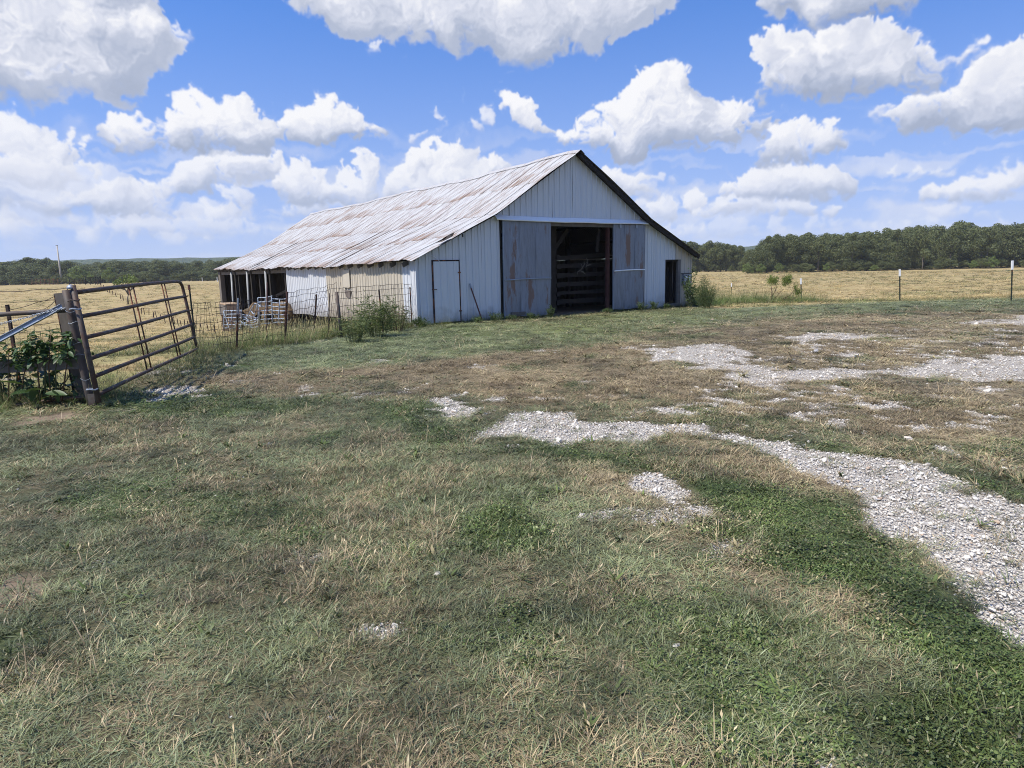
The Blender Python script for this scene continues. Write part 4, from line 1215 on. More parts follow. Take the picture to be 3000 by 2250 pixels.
# six rails; their spacing grows upwards; the top one turns down into the latch upright
zs = [0.0, 0.175, 0.355, 0.565, 0.775, 1.0]
for i, b in enumerate(zs):
    if i == 5:
        pts = [gp(0.0, 1)] + [gp(a, 1 + 0.012 * math.sin(a * 3)) for a in np.linspace(0.1, 0.93, 8)] + [gp(0.965, 0.995), gp(0.985, 0.975), gp(0.998, 0.93), gp(1.0, 0.86), gp(1.0, 0.5), gp(1.0, 0.0)]
        MB().tube(pts, 0.029, 10).build('bent_top_rail', M['rust_pipe'], gate, go, True)
    else:
        pts = [gp(a, b + 0.006 * math.sin(a * 5 + i)) for a in np.linspace(0.0, 1.0, 9)]
        MB().tube(pts, 0.026, 10).build('rail', M['rust_pipe'], gate, go, True)
for a, off in ((0.395, 0.0), (0.435, 0.0), (0.735, 0.0), (0.768, 0.0)):
    p0, p1 = gp(a, 0.0), gp(a, 1.0)
    MB().tube([p0, p1], 0.011, 7).build('upright_rod', M['t_post'], gate, go, True)
MB().tube([Vector(at_depth(290, 1180, YH)), Vector(at_depth(213, 836, YH))], 0.032, 10).build('hinge_pipe', M['rust_pipe'], gate, go, True)
for py_, px_ in ((880, 222), (905, 227), (1140, 276)):
    c_ = Vector(at_depth(px_ - 6, py_, YH - 0.02))
    pts = [c_ + Vector((0.062 * math.cos(t), 0.05 * math.sin(t), 0.006 * math.sin(3 * t))) for t in np.linspace(0, 2 * math.pi, 13)]
    MB().tube(pts, 0.009, 6).build('hinge_ring', M['galv'] if py_ > 890 else M['rust_pipe'], gate, go)
for b in (0.775, 0.565):
    c_ = gp(1.0, b) + Vector((0.03, 0, 0))
    MB().tube([c_ + Vector((0.035 * math.cos(t), 0.035 * math.sin(t), 0.02 * math.cos(t))) for t in np.linspace(0, 6.28, 9)], 0.006, 5).build('latch_ring', M['t_post'], gate, go)

def post_thing(name, label, cat, pb, pt, r, mat, group=None, n=12, cap=None, wob=0.0):
    e_ = empty(name, tuple(pb), label, cat, group)
    pb = Vector(pb); pt = Vector(pt)
    pts = [pb.lerp(pt, q) + Vector((wob * math.sin(q * 4), 0, 0)) for q in np.linspace(-0.03, 1, 6)]
    MB().tube(pts, r, n).build('shaft', mat, e_, pb, True)
    return e_
ypp = pix_ground(270, 1192)[1]
gpst = post_thing('gate_post', 'thick weathered grey pipe post carrying the brown pipe gate, with wire wrapped round it', 'post', at_depth(270, 1196, ypp), at_depth(194, 850, ypp + 0.02), 0.047, M['grey_pipe'])
# steel foot plate with a hole, a dome cap over the hinge pipe and wire wraps
for py_, px_ in ((912, 208), (945, 216), (1005, 229), (1038, 237), (1110, 252)):
    c_ = Vector(at_depth(px_, py_, ypp))
    pts = [c_ + Vector((0.055 * math.cos(t), 0.055 * math.sin(t), 0.012 * math.sin(2 * t + px_))) for t in np.linspace(0, 2 * math.pi, 13)]
    MB().tube(pts, 0.003, 5).build('wire_wrap', M['galv'], gpst, gpst.location)
cp = Vector(at_depth(208, 842, YH))
MB().tube([cp + Vector((0, 0, -0.02)), cp, cp + Vector((0, 0, 0.02)), cp + Vector((0, 0, 0.035))], [0.045, 0.047, 0.035, 0.008], 12).build('dome_cap', M['galv'], gpst, gpst.location, True)
MB().box(Vector(at_depth(271, 1180, ypp - 0.05)), 0.085, 0.03, 0.22).build('foot_plate', M['grey_pipe'], gpst, gpst.location)
yw = ypp + 0.35
wp = empty('wooden_post', tuple(pix_ground(250, 1165)), 'square grey wooden post just behind the thick gate pipe', 'post')
MB().beam(at_depth(247, 1168, yw), at_depth(183, 858, yw), 0.13, 0.12, (1, 0, 0)).build('shaft', M['old_wood'], wp, wp.location)
MB().beam(at_depth(226, 1168, yw + .1), at_depth(172, 862, yw + .1), 0.03, 0.10, (1, 0, 0)).build('side_strip', M['dark_wood'], wp, wp.location)

# the fence going left from the gate post
lfe = empty('corner_fence', tuple(at_depth(120, 1180, ypp + 0.2)), 'patched farm fence of pipes, grey plank, chain and wire left of the gate', 'fence')
lo = lfe.location.copy()
yl = ypp + 0.12
def lp(px, py, dy=0.0):
    return Vector(at_depth(px, py, yl + dy))
LX = Vector((-4.2, 0.25, 0))
MB().tube([lp(-340, 938) + LX, lp(-340, 938), lp(-100, 927), lp(0, 921), (lp(120, 914)), lp(206, 908)], 0.030, 10).build('pipe_rail', M['grey_pipe'], lfe, lo, True)
MB().tube([lp(-340, 1212) + LX, lp(-340, 1212), lp(-100, 1198), lp(0, 1191), lp(60, 1186), lp(150, 1172), lp(275, 1160)], 0.024, 9).build('pipe_rail', M['rust_pipe'], lfe, lo, True)
MB().beam(lp(-300, 1091, .02), lp(228, 1061, .02), 0.165, 0.04, (0, 0, 1)).build('plank', M['grey_plank'], lfe, lo)
MB().beam(lp(-302, 1088, .04) + LX, lp(-302, 1091, .04), 0.165, 0.04, (0, 0, 1)).build('plank', M['grey_plank'], lfe, lo)
for q_ in (0.3, 0.98):
    MB().beam(lp(-340, 1215, .25) + LX * q_, lp(-340, 880, .25) + LX * q_, 0.11, 0.10, (1, 0, 0)).build('fence_post', M['old_wood'], lfe, lo)
for (x0, y0, x1, y1) in ((64, 1166, 21, 893), (222, 1163, 163, 862), (-160, 1180, -170, 905)):
    MB().beam(lp(x0, y0, .25), lp(x1, y1, .25), 0.035, 0.03, (1, 0, 0)).build('steel_post', M['t_post'], lfe, lo)
def wire(pts, r=0.0035, mat='wire', nm='wire', par=None, org=None, barb=0):
    b = MB()
    pts = [Vector(p) for p in pts]
    P_ = []
    for i in range(len(pts) - 1):
        for q in np.linspace(0, 1, 7)[:-1]:
            P_.append(pts[i].lerp(pts[i + 1], q) + Vector((0, 0, -0.012 * math.sin(q * math.pi))))
    P_.append(pts[-1])
    b.tube(P_, r, 4)
    return b.build(nm, M[mat], par, org)
for pts in (((-300, 862), (0, 854), (110, 848), (200, 843)), ((-300, 893), (0, 885), (160, 878), (225, 876)), ((0, 928), (100, 924)), ((35, 951), (70, 953), (160, 944), (205, 934)), ((-300, 985), (0, 976), (70, 973), (170, 962)),
            ((28, 908), (110, 885), (160, 868), (200, 846)), ((75, 950), (130, 905), (160, 882))):
    wire(([lp(*pts[0], .22) + LX] if pts[0][0] < -200 else []) + [lp(x, y, .22) for x, y in pts], par=lfe, org=lo, nm='barbed_wire')
# hog wire stays behind the plants
for i in range(9):
    x = 12 + i * 22
    wire([lp(x, 955, .24), lp(x + 8, 1060, .24), lp(x + 12, 1165, .24)], 0.002, par=lfe, org=lo, nm='stay_wire')
for y in (1010, 1045, 1085, 1120, 1150):
    wire([lp(-200, y + 5, .24), lp(0, y, .24), lp(215, y - 10, .24)], 0.002, par=lfe, org=lo, nm='stay_wire')
# perforated steel channel lying across as a brace, and the chain
c0, c1 = lp(-120, 1060, -.10), lp(182, 899, -.06)
dirv = (c1 - c0).normalized(); sidev = Vector((0.1, 0.3, 1)); sidev = (sidev - dirv * sidev.dot(dirv)).normalized(); nrm = dirv.cross(sidev)
br = MB().beam(c0, c1, 0.060, 0.005, sidev)
br.box((c0 + c1) / 2 + sidev * 0.03 + nrm * 0.012, (c1 - c0).length, 0.005, 0.026, (dirv, sidev, nrm)).box((c0 + c1) / 2 - sidev * 0.03 + nrm * 0.012, (c1 - c0).length, 0.005, 0.026, (dirv, sidev, nrm))
brace = br.build('channel_brace', M['galv'], lfe, lo)
MB().beam(c1 - dirv * 0.30 - nrm * 0.008, c1 - dirv * 0.05 - nrm * 0.008, 0.016, 0.004, sidev).build('slot', M['black_rubber'], brace, lo * 0 + lo)
ch = MB()
chp = [lp(-200, 985, -.08), lp(0, 949, -.08), (lp(60, 935, -.08)), lp(120, 918, -.09), lp(175, 905, -.10), lp(215, 898, -.06)]
tot = []
for i in range(len(chp) - 1):
    n_ = int((chp[i + 1] - chp[i]).length / 0.028)
    for q in range(n_):
        tot.append(chp[i].lerp(chp[i + 1], q / n_))
for i in range(len(tot) - 1):
    d_ = (tot[i + 1] - tot[i]).normalized(); s_ = Vector((0, 0, 1)) if i % 2 else d_.cross(Vector((0, 0, 1))).normalized()
    c_ = (tot[i] + tot[i + 1]) / 2
    ch.tube([c_ + d_ * 0.022 * math.cos(t) + s_ * 0.011 * math.sin(t) for t in np.linspace(0, 2 * math.pi, 7)], 0.0038, 4, caps=False)
ch.build('chain', M['galv'], lfe, lo)

# woven wire fence from the latch side of the gate to the corner of the barn
wf = empty('woven_wire_fence', tuple(pix_ground(834, 1001)), 'sagging rusty woven wire fence on leaning steel posts beside the barn', 'fence')
wo_ = wf.location.copy()
posts = [((578, 1043), (554, 838), 0.022, 'green_post', 0.03), ((691, 1026), (698, 874), 0.030, 't_post', 0.02), ((780, 1010), (783, 828), 0.017, 't_post', 0), ((834, 1002), (841, 855), 0.036, 't_post', 0), ((919, 977), (927, 862), 0.032, 't_post', 0),
         ((1000, 980), (986, 855), 0.040, 'grey_pipe', 0), ((1122, 968), (1110, 849), 0.030, 't_post', 0), ((1207, 954), (1201, 841), 0.026, 't_post', 0), ((960, 975), (966, 859), 0.018, 'rust_pipe', 0)]
for (bx, by), (tx, ty), r_, mm, _ in posts:
    b_ = pix_ground(bx, by); t_ = at_depth(tx, ty, b_[1])
    if mm == 'grey_pipe':
        MB().tube([Vector(b_) - Vector((0, 0, .1)), Vector(b_).lerp(Vector(t_), .5), t_], r_, 9).build('post', M[mm], wf, wo_, True)
    else:
        q = MB(); bb = Vector(b_) - Vector((0, 0, .1)); tt = Vector(t_)
        q.beam(bb, tt, r_ * 1.4, 0.006, (1, 0.2, 0)); q.beam(bb, tt, 0.006, r_ * 1.3, (1, 0.2, 0))
        for s_ in np.linspace(0.1, 0.97, 18):
            q.box(bb.lerp(tt, s_) - Vector((0, r_ * .7, 0)), 0.014, 0.010, 0.012)
        pst = q.build('post', M[mm], wf, wo_)
        if mm == 't_post' and (bx in (780, 834)):
            MB().tube([bb.lerp(tt, 0.80 if bx == 834 else .55), tt + Vector((0, 0, 0.004))], 0.021 if bx == 834 else .016, 7).build('rusty_sleeve', M['red_paint'], pst, wo_)
        if bx == 691:
            MB().tube([bb.lerp(tt, 0.72), tt + Vector((0, -.01, 0.004))], 0.020, 7).build('bare_top', M['galv'], pst, wo_)
MB().box(Vector(at_depth(554, 842, pix_ground(578, 1043)[1])), 0.035, 0.035, 0.10).build('painted_tip', M['red_paint'], wf, wo_)
# top and bottom lines of the wire, along the run
runs = [([(562, 1035), (640, 1032), (691, 1024), (760, 1012), (834, 1000), (880, 987), (919, 974), (990, 976)],
         [(566, 889), (625, 886), (700, 880), (760, 877), (835, 861), (880, 850), (945, 842), (988, 827)]),
        ([(985, 977), (1040, 974), (1122, 964), (1165, 958), (1212, 950)],
         [(988, 844), (1040, 841), (1110, 836), (1160, 833), (1214, 832)])]
def rib_interp(poly, q):
    n = len(poly) - 1; t = q * n; i = min(int(t), n - 1); f_ = t - i
    return poly[i][0] * (1 - f_) + poly[i + 1][0] * f_, poly[i][1] * (1 - f_) + poly[i + 1][1] * f_
for ri, (bot, top) in enumerate(runs):
    ncol = 44 if ri == 0 else 26
    P3 = {}
    for i in range(ncol * 2 + 1):
        q = i / (ncol * 2)
        bx, by = rib_interp(bot, q); tx, ty = rib_interp(top, q)
        b_ = pix_ground(bx, by); t_ = at_depth(tx, ty, b_[1])
        P3[i] = (Vector(b_), Vector(t_))
    zz = [0.03, 0.17, 0.31, 0.45, 0.60, 0.76, 0.90, 1.0]
    for j, h in enumerate(zz):
        pts = [P3[i][0].lerp(P3[i][1], h) + Vector((0.012 * math.sin(i * .9 + j), 0, 0.012 * math.sin(i * 0.7 + j * 2.1 + ri))) for i in range(ncol * 2 + 1)]
        MB().tube(pts, 0.0048, 4).build('line_wire', M['wire'], wf, wo_)
    for i in range(0, ncol * 2 + 1, 2):
        sh = 0.045 * math.sin(i * 0.37 + ri) + random.uniform(-.02, .02) + (0.10 * max(0, 1 - abs(i - 76) / 22) if ri == 0 else 0)
        pts = [P3[i][0].lerp(P3[i][1], h) + Vector((sh * (h - .5) * 2 + 0.008 * math.sin(k_ * 2 + i), 0, 0)) for k_, h in enumerate(zz)]
        MB().tube(pts, 0.0040, 4).build('stay_wire', M['wire'], wf, wo_)

# pale blue stock panels dumped against the open shed
def stock_panel(label, quad, nr, nv, u0, bent=0.0, diag=True, mats='panel_paint'):
    """quad: four corners in the photograph, bottom left, bottom right, top right, top left"""
    cs = [Vector((u0, *on_side(x, y, u0))) for x, y in quad]
    base = bpt(u0, cs[0].y, cs[0].z)
    e_ = empty('stock_panel', base, label, 'panel', 'stock panels by the open shed', rz=math.pi / 2 - BM)
    o_ = cs[0].copy()
    def q_(a, b):
        p = cs[0].lerp(cs[1], a).lerp(cs[3].lerp(cs[2], a), b)
        return p + Vector((bent * math.sin(a * 3.1) * math.sin(b * 4 + 1) * -1, 0, bent * 0.5 * math.sin(a * 5 + b * 2))) - o_
    for i in range(nr):
        b = i / (nr - 1)
        MB().tube([q_(a, b) for a in np.linspace(0, 1, 8)], 0.022, 7).build('rail', M[mats], e_, smooth=True)
    for i in range(nv):
        a = i / (nv - 1)
        MB().tube([q_(a, b) + Vector((-.02, 0, 0)) for b in np.linspace(0, 1, 5)], 0.020, 7).build('upright', M[mats], e_, smooth=True)
    if diag:
        MB().beam(q_(0.03, 0.98) + Vector((-.05, 0, 0)), q_(0.35, 0.03) + Vector((-.05, 0, 0)), 0.07, 0.012, (0, 1, 0)).build('diagonal', M[mats], e_)
        MB().beam(q_(0.97, 0.98) + Vector((-.05, 0, 0)), q_(0.70, 0.03) + Vector((-.05, 0, 0)), 0.07, 0.012, (0, 1, 0)).build('diagonal', M[mats], e_)
    return e_
stock_panel('straight low stock panel with two diagonals, leftmost by the open shed', [(657, 961), (707, 962), (708, 909), (656, 911)], 6, 3, -1.7)
stock_panel('bent and crumpled low stock panel leaning beside the straight one', [(706, 962), (757, 948), (758, 915), (712, 930)], 5, 3, -1.6, 0.28, False)
stock_panel('twisted stock panel piece thrown up over the crumpled one', [(722, 938), (742, 932), (757, 890), (748, 896)], 3, 2, -1.5, 0.2, False)
stock_panel('tall stock panel standing in front of the hay bales, nearer the gap', [(761, 951), (800, 945), (797, 868), (757, 873)], 7, 3, -1.3, 0.03, False)
stock_panel('tall stock panel standing next to the white barn wall', [(799, 946), (843, 943), (841, 876), (797, 876)], 7, 3, -1.2, 0.03, False)
# bales and a feed bunk under the shed roof
def bale(u, w, r, label, tilt):
    zf = floor_z(u, w)
    e_ = empty('hay_bale', bpt(u, w, zf), label, 'hay bale', 'torn hay bales in the shed', rz=math.pi / 2 - BM + tilt)
    v = []; f = []; nu, nv_ = 30, 14
    for i in range(nu):
        t = 2 * math.pi * i / nu
        for j in range(nv_ + 1):
            x = -0.62 + 1.24 * j / nv_
            rr_ = r * 0.9 * (1 + 0.45 * (float(fbm(np.array([t * 2.0 + w]), np.array([x * 2.6]), 3, 4)[0]) - 0.5) * 2 * 0.9)
            if j in (0, nv_):
                rr_ *= 0.35
            z = rr_ * math.sin(t) + r * 0.85
            v.append((x, rr_ * math.cos(t), max(0, z)))
    for i in range(nu):
        for j in range(nv_):
            f.append((i * (nv_ + 1) + j, ((i + 1) % nu) * (nv_ + 1) + j, ((i + 1) % nu) * (nv_ + 1) + j + 1, i * (nv_ + 1) + j + 1))
    body = link('hay_roll', mesh_from('hay_roll', v, f, M['hay']), e_)
    # loose stalks
    s = MB()
    for _ in range(260):
        t = random.uniform(0, 6.28); x = random.uniform(-.6, .6); d_ = Vector((random.uniform(-1, 1), random.uniform(-1, 1), random.uniform(-1, .6))) * 0.13
        p = Vector((x, r * 1.02 * math.cos(t), max(0.05, r * math.sin(t) + r * .85)))
        s.add([p, p + d_, p + d_ + Vector((0, .01, .01))], [(0, 1, 2)])
    so = s.build('loose_stalks', M['hay'], e_); so['kind'] = 'stuff'
for px_, py_, u_, r_, tl, lb in ((716, 938, -0.1, 0.62, 0.2, 'torn brown hay bale leftmost in the open shed'), (780, 942, 0.15, 0.80, 0.9, 'big ragged hay bale behind the tall stock panels'), (826, 940, -0.35, 0.66, 0.5, 'round hay bale beside the white barn wall')):
    w_, z_ = on_side(px_, py_, u_)
    bale(u_, w_, r_, lb, tl)
w_, z_ = on_side(676, 930, -0.9)
fb = empty('feed_bunk', bpt(-0.9, w_, floor_z(-0.9, w_)), 'pale wooden feed bunk at the far corner of the shed', 'feed trough', rz=math.pi / 2 - BM)
hh = on_side(676, 890, -0.9)[1] - floor_z(-0.9, w_)
MB().box((0, 0, hh), 0.7, 1.75, 0.06).build('top_board', M['pale_wood'], fb)
MB().box((-0.33, 0, hh - 0.32), 0.04, 1.7, 0.55).build('side_board', M['old_wood'], fb)
for y in (-.8, .8):
    MB().box((0, y, hh * .5), 0.6, 0.12, hh - .04).build('leg_board', M['pale_wood'], fb)

# ---- the field fence at the right: steel posts with white tips and a green wire
rf = []
labs = ['short white tipped post farthest out in the field, next to the barn bush', 'white tipped steel post right of the half dead bush', 'white tipped green post in the middle of the right hand field edge', 'tallest white tipped green post at the right edge, wire tied to it']
for (bx, by, tx, ty, D), lb in zip(((2142, 880, 2143, 829, 50.0), (2349, 893, 2346, 816, 32.0), (2637, 880, 2636, 789, 28.0), (2965, 866, 2966, 764, 25.2)), labs):
    b_ = at_depth(bx, by, D); t_ = at_depth(tx, ty, D)
    b_[2] = min(b_[2], tz1(b_[0], b_[1]) - 0.0)
    e_ = empty('steel_post', tuple(b_), lb, 'fence post', 'white tipped posts along the field')
    q = MB(); bb = Vector(b_) - Vector((0, 0, .1)); tt = Vector(t_)
    q.beam(bb, tt, 0.05, 0.012, (1, 0, 0)).beam(bb, tt, 0.012, 0.04, (1, 0, 0))
    q.build('shaft', M['green_post'], e_, b_)
    MB().beam(bb.lerp(tt, 0.80), tt + Vector((0, 0, .006)), 0.062, 0.052, (1, 0, 0)).build('white_tip', M['white_paint'], e_, b_)
    rf.append((bb, tt))
gw = empty('field_wire', tuple(rf[3][0]), 'green fence wire running along the field edge from the tallest post', 'wire')
pA = rf[3][0].lerp(rf[3][1], .78); pB = Vector(at_depth(2800, 797, 60)); pC = Vector(at_depth(3600, 770, 22))
MB().tube([pB, pB.lerp(pA, .5) - Vector((0, 0, .12)), pA, pA.lerp(pC, .5) - Vector((0, 0, .05)), pC], 0.006, 4).build('strand', M['green_wire'], gw, rf[3][0])
pA = rf[3][0].lerp(rf[3][1], .35); pC = Vector(at_depth(3600, 850, 22)); pB = rf[2][0].lerp(rf[2][1], .4)
MB().tube([pB, pB.lerp(pA, .5) - Vector((0, 0, .08)), pA, pC], 0.004, 4).build('strand', M['wire'], gw, rf[3][0])

# ---- far things in the left field
b_ = hit(181, 833); D = b_[1]; t_ = at_depth(167, 720, D)
up = empty('utility_pole', tuple(b_), 'tall bare wooden utility pole standing in the left field', 'pole')
MB().tube([Vector(b_) - Vector((0, 0, .3)), t_], [0.36, 0.20], 10).build('shaft', M['pale_pole'], up, b_, True)
MB().beam(Vector(t_) + Vector((-.5, 0, .0)), Vector(t_) + Vector((.35, 0, 0.15)), 0.14, 0.14).build('bracket', M['dark_wood'], up, b_)
line_ = [(279, 833), (287, 836), (296, 839), (305, 847), (315, 856), (322, 859), (331, 864), (341, 870), (353, 876), (362, 881), (374, 888), (387, 893), (396, 903), (402, 911), (415, 921), (424, 922), (436, 924), (449, 931), (459, 930), (470, 938), (485, 947),
         (503, 949), (512, 950), (523, 954), (532, 955), (541, 955), (553, 957), (575, 962), (590, 965), (611, 968), (629, 972)]
mb_ = bpy.data.meshes
pl = None
for i, (x, y) in enumerate(line_):
    b_ = hit(x, y, 400); D = b_[1]; hgt = (9 + 11 * min(1, i / 18)) * D / 1960 * random.uniform(0.8, 1.15)
    q = MB().tube([(0, 0, -.1), (random.uniform(-.12, .12), 0, hgt)], 0.055 if i == 17 else 0.03 * max(1, D / 60), 6)
    o_ = q.build('field_stake', M['t_post'])
    o_.location = b_
    tag(o_, 'short dark stake in the slanting row across the left field' if i != 17 else 'stout dark stake, thickest in the slanting row across the left field', 'stake', 'stakes of the slanting row in the left field')
for i, (x, y0, y1) in enumerate(((392, 823, 811), (441, 823, 812), (490, 824, 812), (593, 825, 813), (637, 826, 812), (563, 824, 814))):
    b_ = hit(x, y0, 500); D = b_[1]
    o_ = MB().tube([(0, 0, -.1), (0, 0, (y0 - y1) * D / 1960)], 0.10, 6).build('boundary_post', M['white_paint'] if i != 5 else M['t_post'])
    o_.location = b_
    tag(o_, ['pale far post nearest the small thin tree, before the left woods', 'second pale far post right of the small thin tree', 'third pale far post right of the small thin tree', 'pale far post just left of the barn roof tip', 'pale far post closest to the barn, almost behind it', 'dark post in the far row before the left woods'][i], 'fence post', 'far posts before the left woods')
D = 178.0; cb = at_depth(205, 834, D); print('corral ground', cb, tz1(cb[0], cb[1]), hit(181, 833)[1])
cr = empty('corral', tuple(cb), 'dark corral of rails far off in the left field by the pole', 'corral')
for (x0, x1, n_, yt) in ((203, 250, 4, 818), (250, 294, 7, 813)):
    for j in range(n_):
        y = 832 - (832 - yt) * j / (n_ - 1)
        MB().beam(at_depth(x0, y, D + (x0 - 203) * .1), at_depth(x1, y - 1, D + (x1 - 203) * .1), 0.12 if n_ == 7 else .09, 0.08).build('rail', M['dark_wood'] if n_ == 7 else M['t_post'], cr, cb)
    for x in np.linspace(x0, x1, 4):
        MB().beam(at_depth(x, 834, D + (x - 203) * .1), at_depth(x, yt - 1, D + (x - 203) * .1), 0.14, 0.14, (1, 0, 0)).build('upright', M['dark_wood'], cr, cb)
cr2 = empty('field_fence', tuple(at_depth(110, 834, 178.0)), 'thin brown pen fence at the far left of the field', 'fence')
D = cr2.location.y
for j in range(4):
    MB().beam(at_depth(93, 832 - j * 4, D), at_depth(170, 830 - j * 4, D), 0.06, 0.05).build('rail', M['t_post'], cr2, cr2.location)
for x in np.linspace(93, 170, 7):
    MB().beam(at_depth(x, 834, D), at_depth(x, 815, D), 0.12, 0.10, (1, 0, 0)).build('upright', M['t_post'], cr2, cr2.location)
print('fences', round(time.time() - T0, 1))
# ------------------------------------------------------------------ trees, bushes, weeds
def leaf_mat(name, c0, c1, c2=None, tr=0.25, nsc=0.6, rough=0.6):
    m, t = newmat(name); k = NT(t)
    pos = k.n('ShaderNodeNewGeometry').outputs['Position']
    n1 = k.noise(pos, nsc, 3, 0.6); n2 = k.noise(pos, nsc * 11, 2, 0.6)
    c = k.mix(k.ramp(n1, 0.35, 0.65), c0, c1)
    c = k.mix(k.ramp(n2, 0.35, 0.7, 0, 0.5), c, c2 or tuple(q * 1.5 for q in c1))
    c = k.mix(k.ramp(k.rnd(), 0, 1, 0, 0.45), c, tuple(q * 0.6 for q in c0))
    k.out(c, rough, 0, None, 0.35, tr, k.mix(0.5, c, (0.12, 0.16, 0.03)))
    return m
M['oak_leaf'] = leaf_mat('oak_foliage', (0.070, 0.090, 0.030), (0.135, 0.160, 0.055), (0.23, 0.24, 0.11), 0.28, 0.25)
M['bright_leaf'] = leaf_mat('bright_foliage', (0.12, 0.165, 0.040), (0.18, 0.235, 0.065), None, 0.35, 0.3)
M['bush_leaf'] = leaf_mat('bush_foliage', (0.040, 0.075, 0.022), (0.085, 0.135, 0.042), (0.14, 0.18, 0.07), 0.3, 3)
M['weed_leaf'] = leaf_mat('weed_foliage', (0.075, 0.11, 0.032), (0.13, 0.17, 0.055), (0.20, 0.22, 0.09), 0.3, 4)
M['poke_leaf'] = leaf_mat('broad_leaf', (0.038, 0.080, 0.026), (0.066, 0.125, 0.040), (0.13, 0.20, 0.085), 0.3, 9, 0.45)
M['brown_leaf'] = leaf_mat('dry_seed_heads', (0.10, 0.06, 0.035), (0.16, 0.10, 0.06), None, 0.15, 4)
M['lime_leaf'] = leaf_mat('lime_foliage', (0.12, 0.17, 0.035), (0.20, 0.25, 0.06), None, 0.35, 4)
M['bark'] = mat_simple('grey_bark', (0.15, 0.13, 0.11), 0.9, var=0.4, vscale=2, grain=0.5)
M['stem'] = mat_simple('reddish_stem', (0.12, 0.075, 0.045), 0.7, var=0.4, vscale=8)
M['green_stem'] = mat_simple('green_stem', (0.10, 0.12, 0.05), 0.7, var=0.4, vscale=8)

def leaf_cloud(blobs, per, size, g_, squash=0.85):
    """small bent leaf clumps facing outwards over a set of balls (x, y, z, r)"""
    V_ = []; F_ = []
    n0 = 0
    for (bx, by, bz, br) in blobs:
        n = int(per * (br ** 2))
        d = g_.normal(size=(n, 3)); d /= np.linalg.norm(d, axis=1)[:, None]
        rad = br * g_.uniform(0.72, 1.06, n) ** 0.7
        c = np.stack([bx + d[:, 0] * rad, by + d[:, 1] * rad, bz + d[:, 2] * rad * squash], 1)
        nn = d + g_.normal(size=(n, 3)) * 0.55; nn /= np.linalg.norm(nn, axis=1)[:, None]
        a = np.cross(nn, g_.normal(size=(n, 3))); a /= np.linalg.norm(a, axis=1)[:, None]
        b = np.cross(nn, a)
        s = size * g_.uniform(0.5, 1.25, n)[:, None]
        p0 = c - a * s * 0.5; p1 = c + b * s * 0.32 + nn * s * 0.10; p2 = c + a * s * 0.5; p3 = c - b * s * 0.32 + nn * s * 0.10
        V_.append(np.stack([p0, p1, p2, p3], 1).reshape(-1, 3))
        F_.append(np.arange(n * 4).reshape(-1, 4) + n0); n0 += n * 4
    return np.concatenate(V_), np.concatenate(F_)
def np_mesh(name, v, f, mat):
    me = bpy.data.meshes.new(name)
    me.vertices.add(len(v)); me.vertices.foreach_set('co', v.astype(np.float32).ravel())
    k_ = f.shape[1]
    me.loops.add(f.size); me.loops.foreach_set('vertex_index', f.astype(np.int32).ravel())
    me.polygons.add(len(f)); me.polygons.foreach_set('loop_start', (np.arange(len(f)) * k_).astype(np.int32)); me.polygons.foreach_set('loop_total', np.full(len(f), k_, np.int32))
    me.update(calc_edges=True); me.materials.append(mat)
    return me
def tree_meshes(seed, h=12.0, spread=0.36, low=0.16, nb=26, leaf=0.42, mat='oak_leaf', per=95, trunk_r=0.19):
    g_ = np.random.default_rng(seed)
    blobs = []
    lean = g_.uniform(-.3, .3, 2)
    for i in range(nb):
        q = g_.random() ** 0.75
        z = h * (low + (0.93 - low) * q)
        prof = math.sin(math.pi * min(1, max(0.08, (q * 0.86 + 0.16)))) ** 0.6
        R_ = h * spread * prof
        t = g_.uniform(0, 2 * math.pi); rr_ = R_ * math.sqrt(g_.random()) * 0.85
        br = h * g_.uniform(0.075, 0.135) * (0.75 + 0.4 * prof)
        blobs.append((rr_ * math.cos(t) + lean[0] * q, rr_ * math.sin(t) + lean[1] * q, z, br))
    v, f = leaf_cloud(blobs, per, leaf * h / 12, g_)
    crown = np_mesh('crown', v, f, M[mat])
    tk = MB()
    pts = [(0, 0, -0.4), (0.05, 0.02, h * .12), (lean[0] * .3, lean[1] * .3, h * .35), (lean[0] * .6, lean[1] * .6, h * .6), (lean[0], lean[1], h * .85)]
    k_ = h / 12
    tk.tube(pts, [trunk_r * 1.25 * k_, trunk_r * k_, trunk_r * .75 * k_, trunk_r * .4 * k_, .04], 8)
    for b in blobs[::2]:
        z0 = max(h * .14, b[2] - h * g_.uniform(.12, .22)); q = z0 / h
        tk.tube([(lean[0] * q, lean[1] * q, z0), ((b[0] + lean[0] * q) * .5, (b[1] + lean[1] * q) * .5, (z0 + b[2]) * .5 + .2), (b[0], b[1], b[2])], [.07 * k_, .05 * k_, .02], 5)
    trunk = mesh_from('trunk', tk.v, tk.f, M['bark'], True)
    return crown, trunk
oaks = [tree_meshes(s, 12.0, sp, lw, nb) for s, sp, lw, nb in ((1, .36, .07, 32), (2, .44, .04, 38), (3, .30, .12, 28), (4, .40, .03, 36), (5, .34, .09, 30))]
brights = [tree_meshes(11, 8.0, .46, .10, 26, mat='bright_leaf', leaf=.5, per=200), tree_meshes(12, 8.0, .40, .12, 22, mat='bright_leaf', leaf=.5, per=200)]

def place_tree(meshes, x, y, h, base_h, name, label, group, rz=None, sx=1.0, z=None):
    z = tz1(x, y) if z is None else z
    e_ = empty(name, (x, y, z), label, 'tree', group, rz=random.uniform(0, 6.28) if rz is None else rz)
    s = h / base_h
    e_.scale = (s * sx, s * sx, s)
    c_ = link('crown', meshes[0], e_); t_ = link('trunk', meshes[1], e_)
    return e_
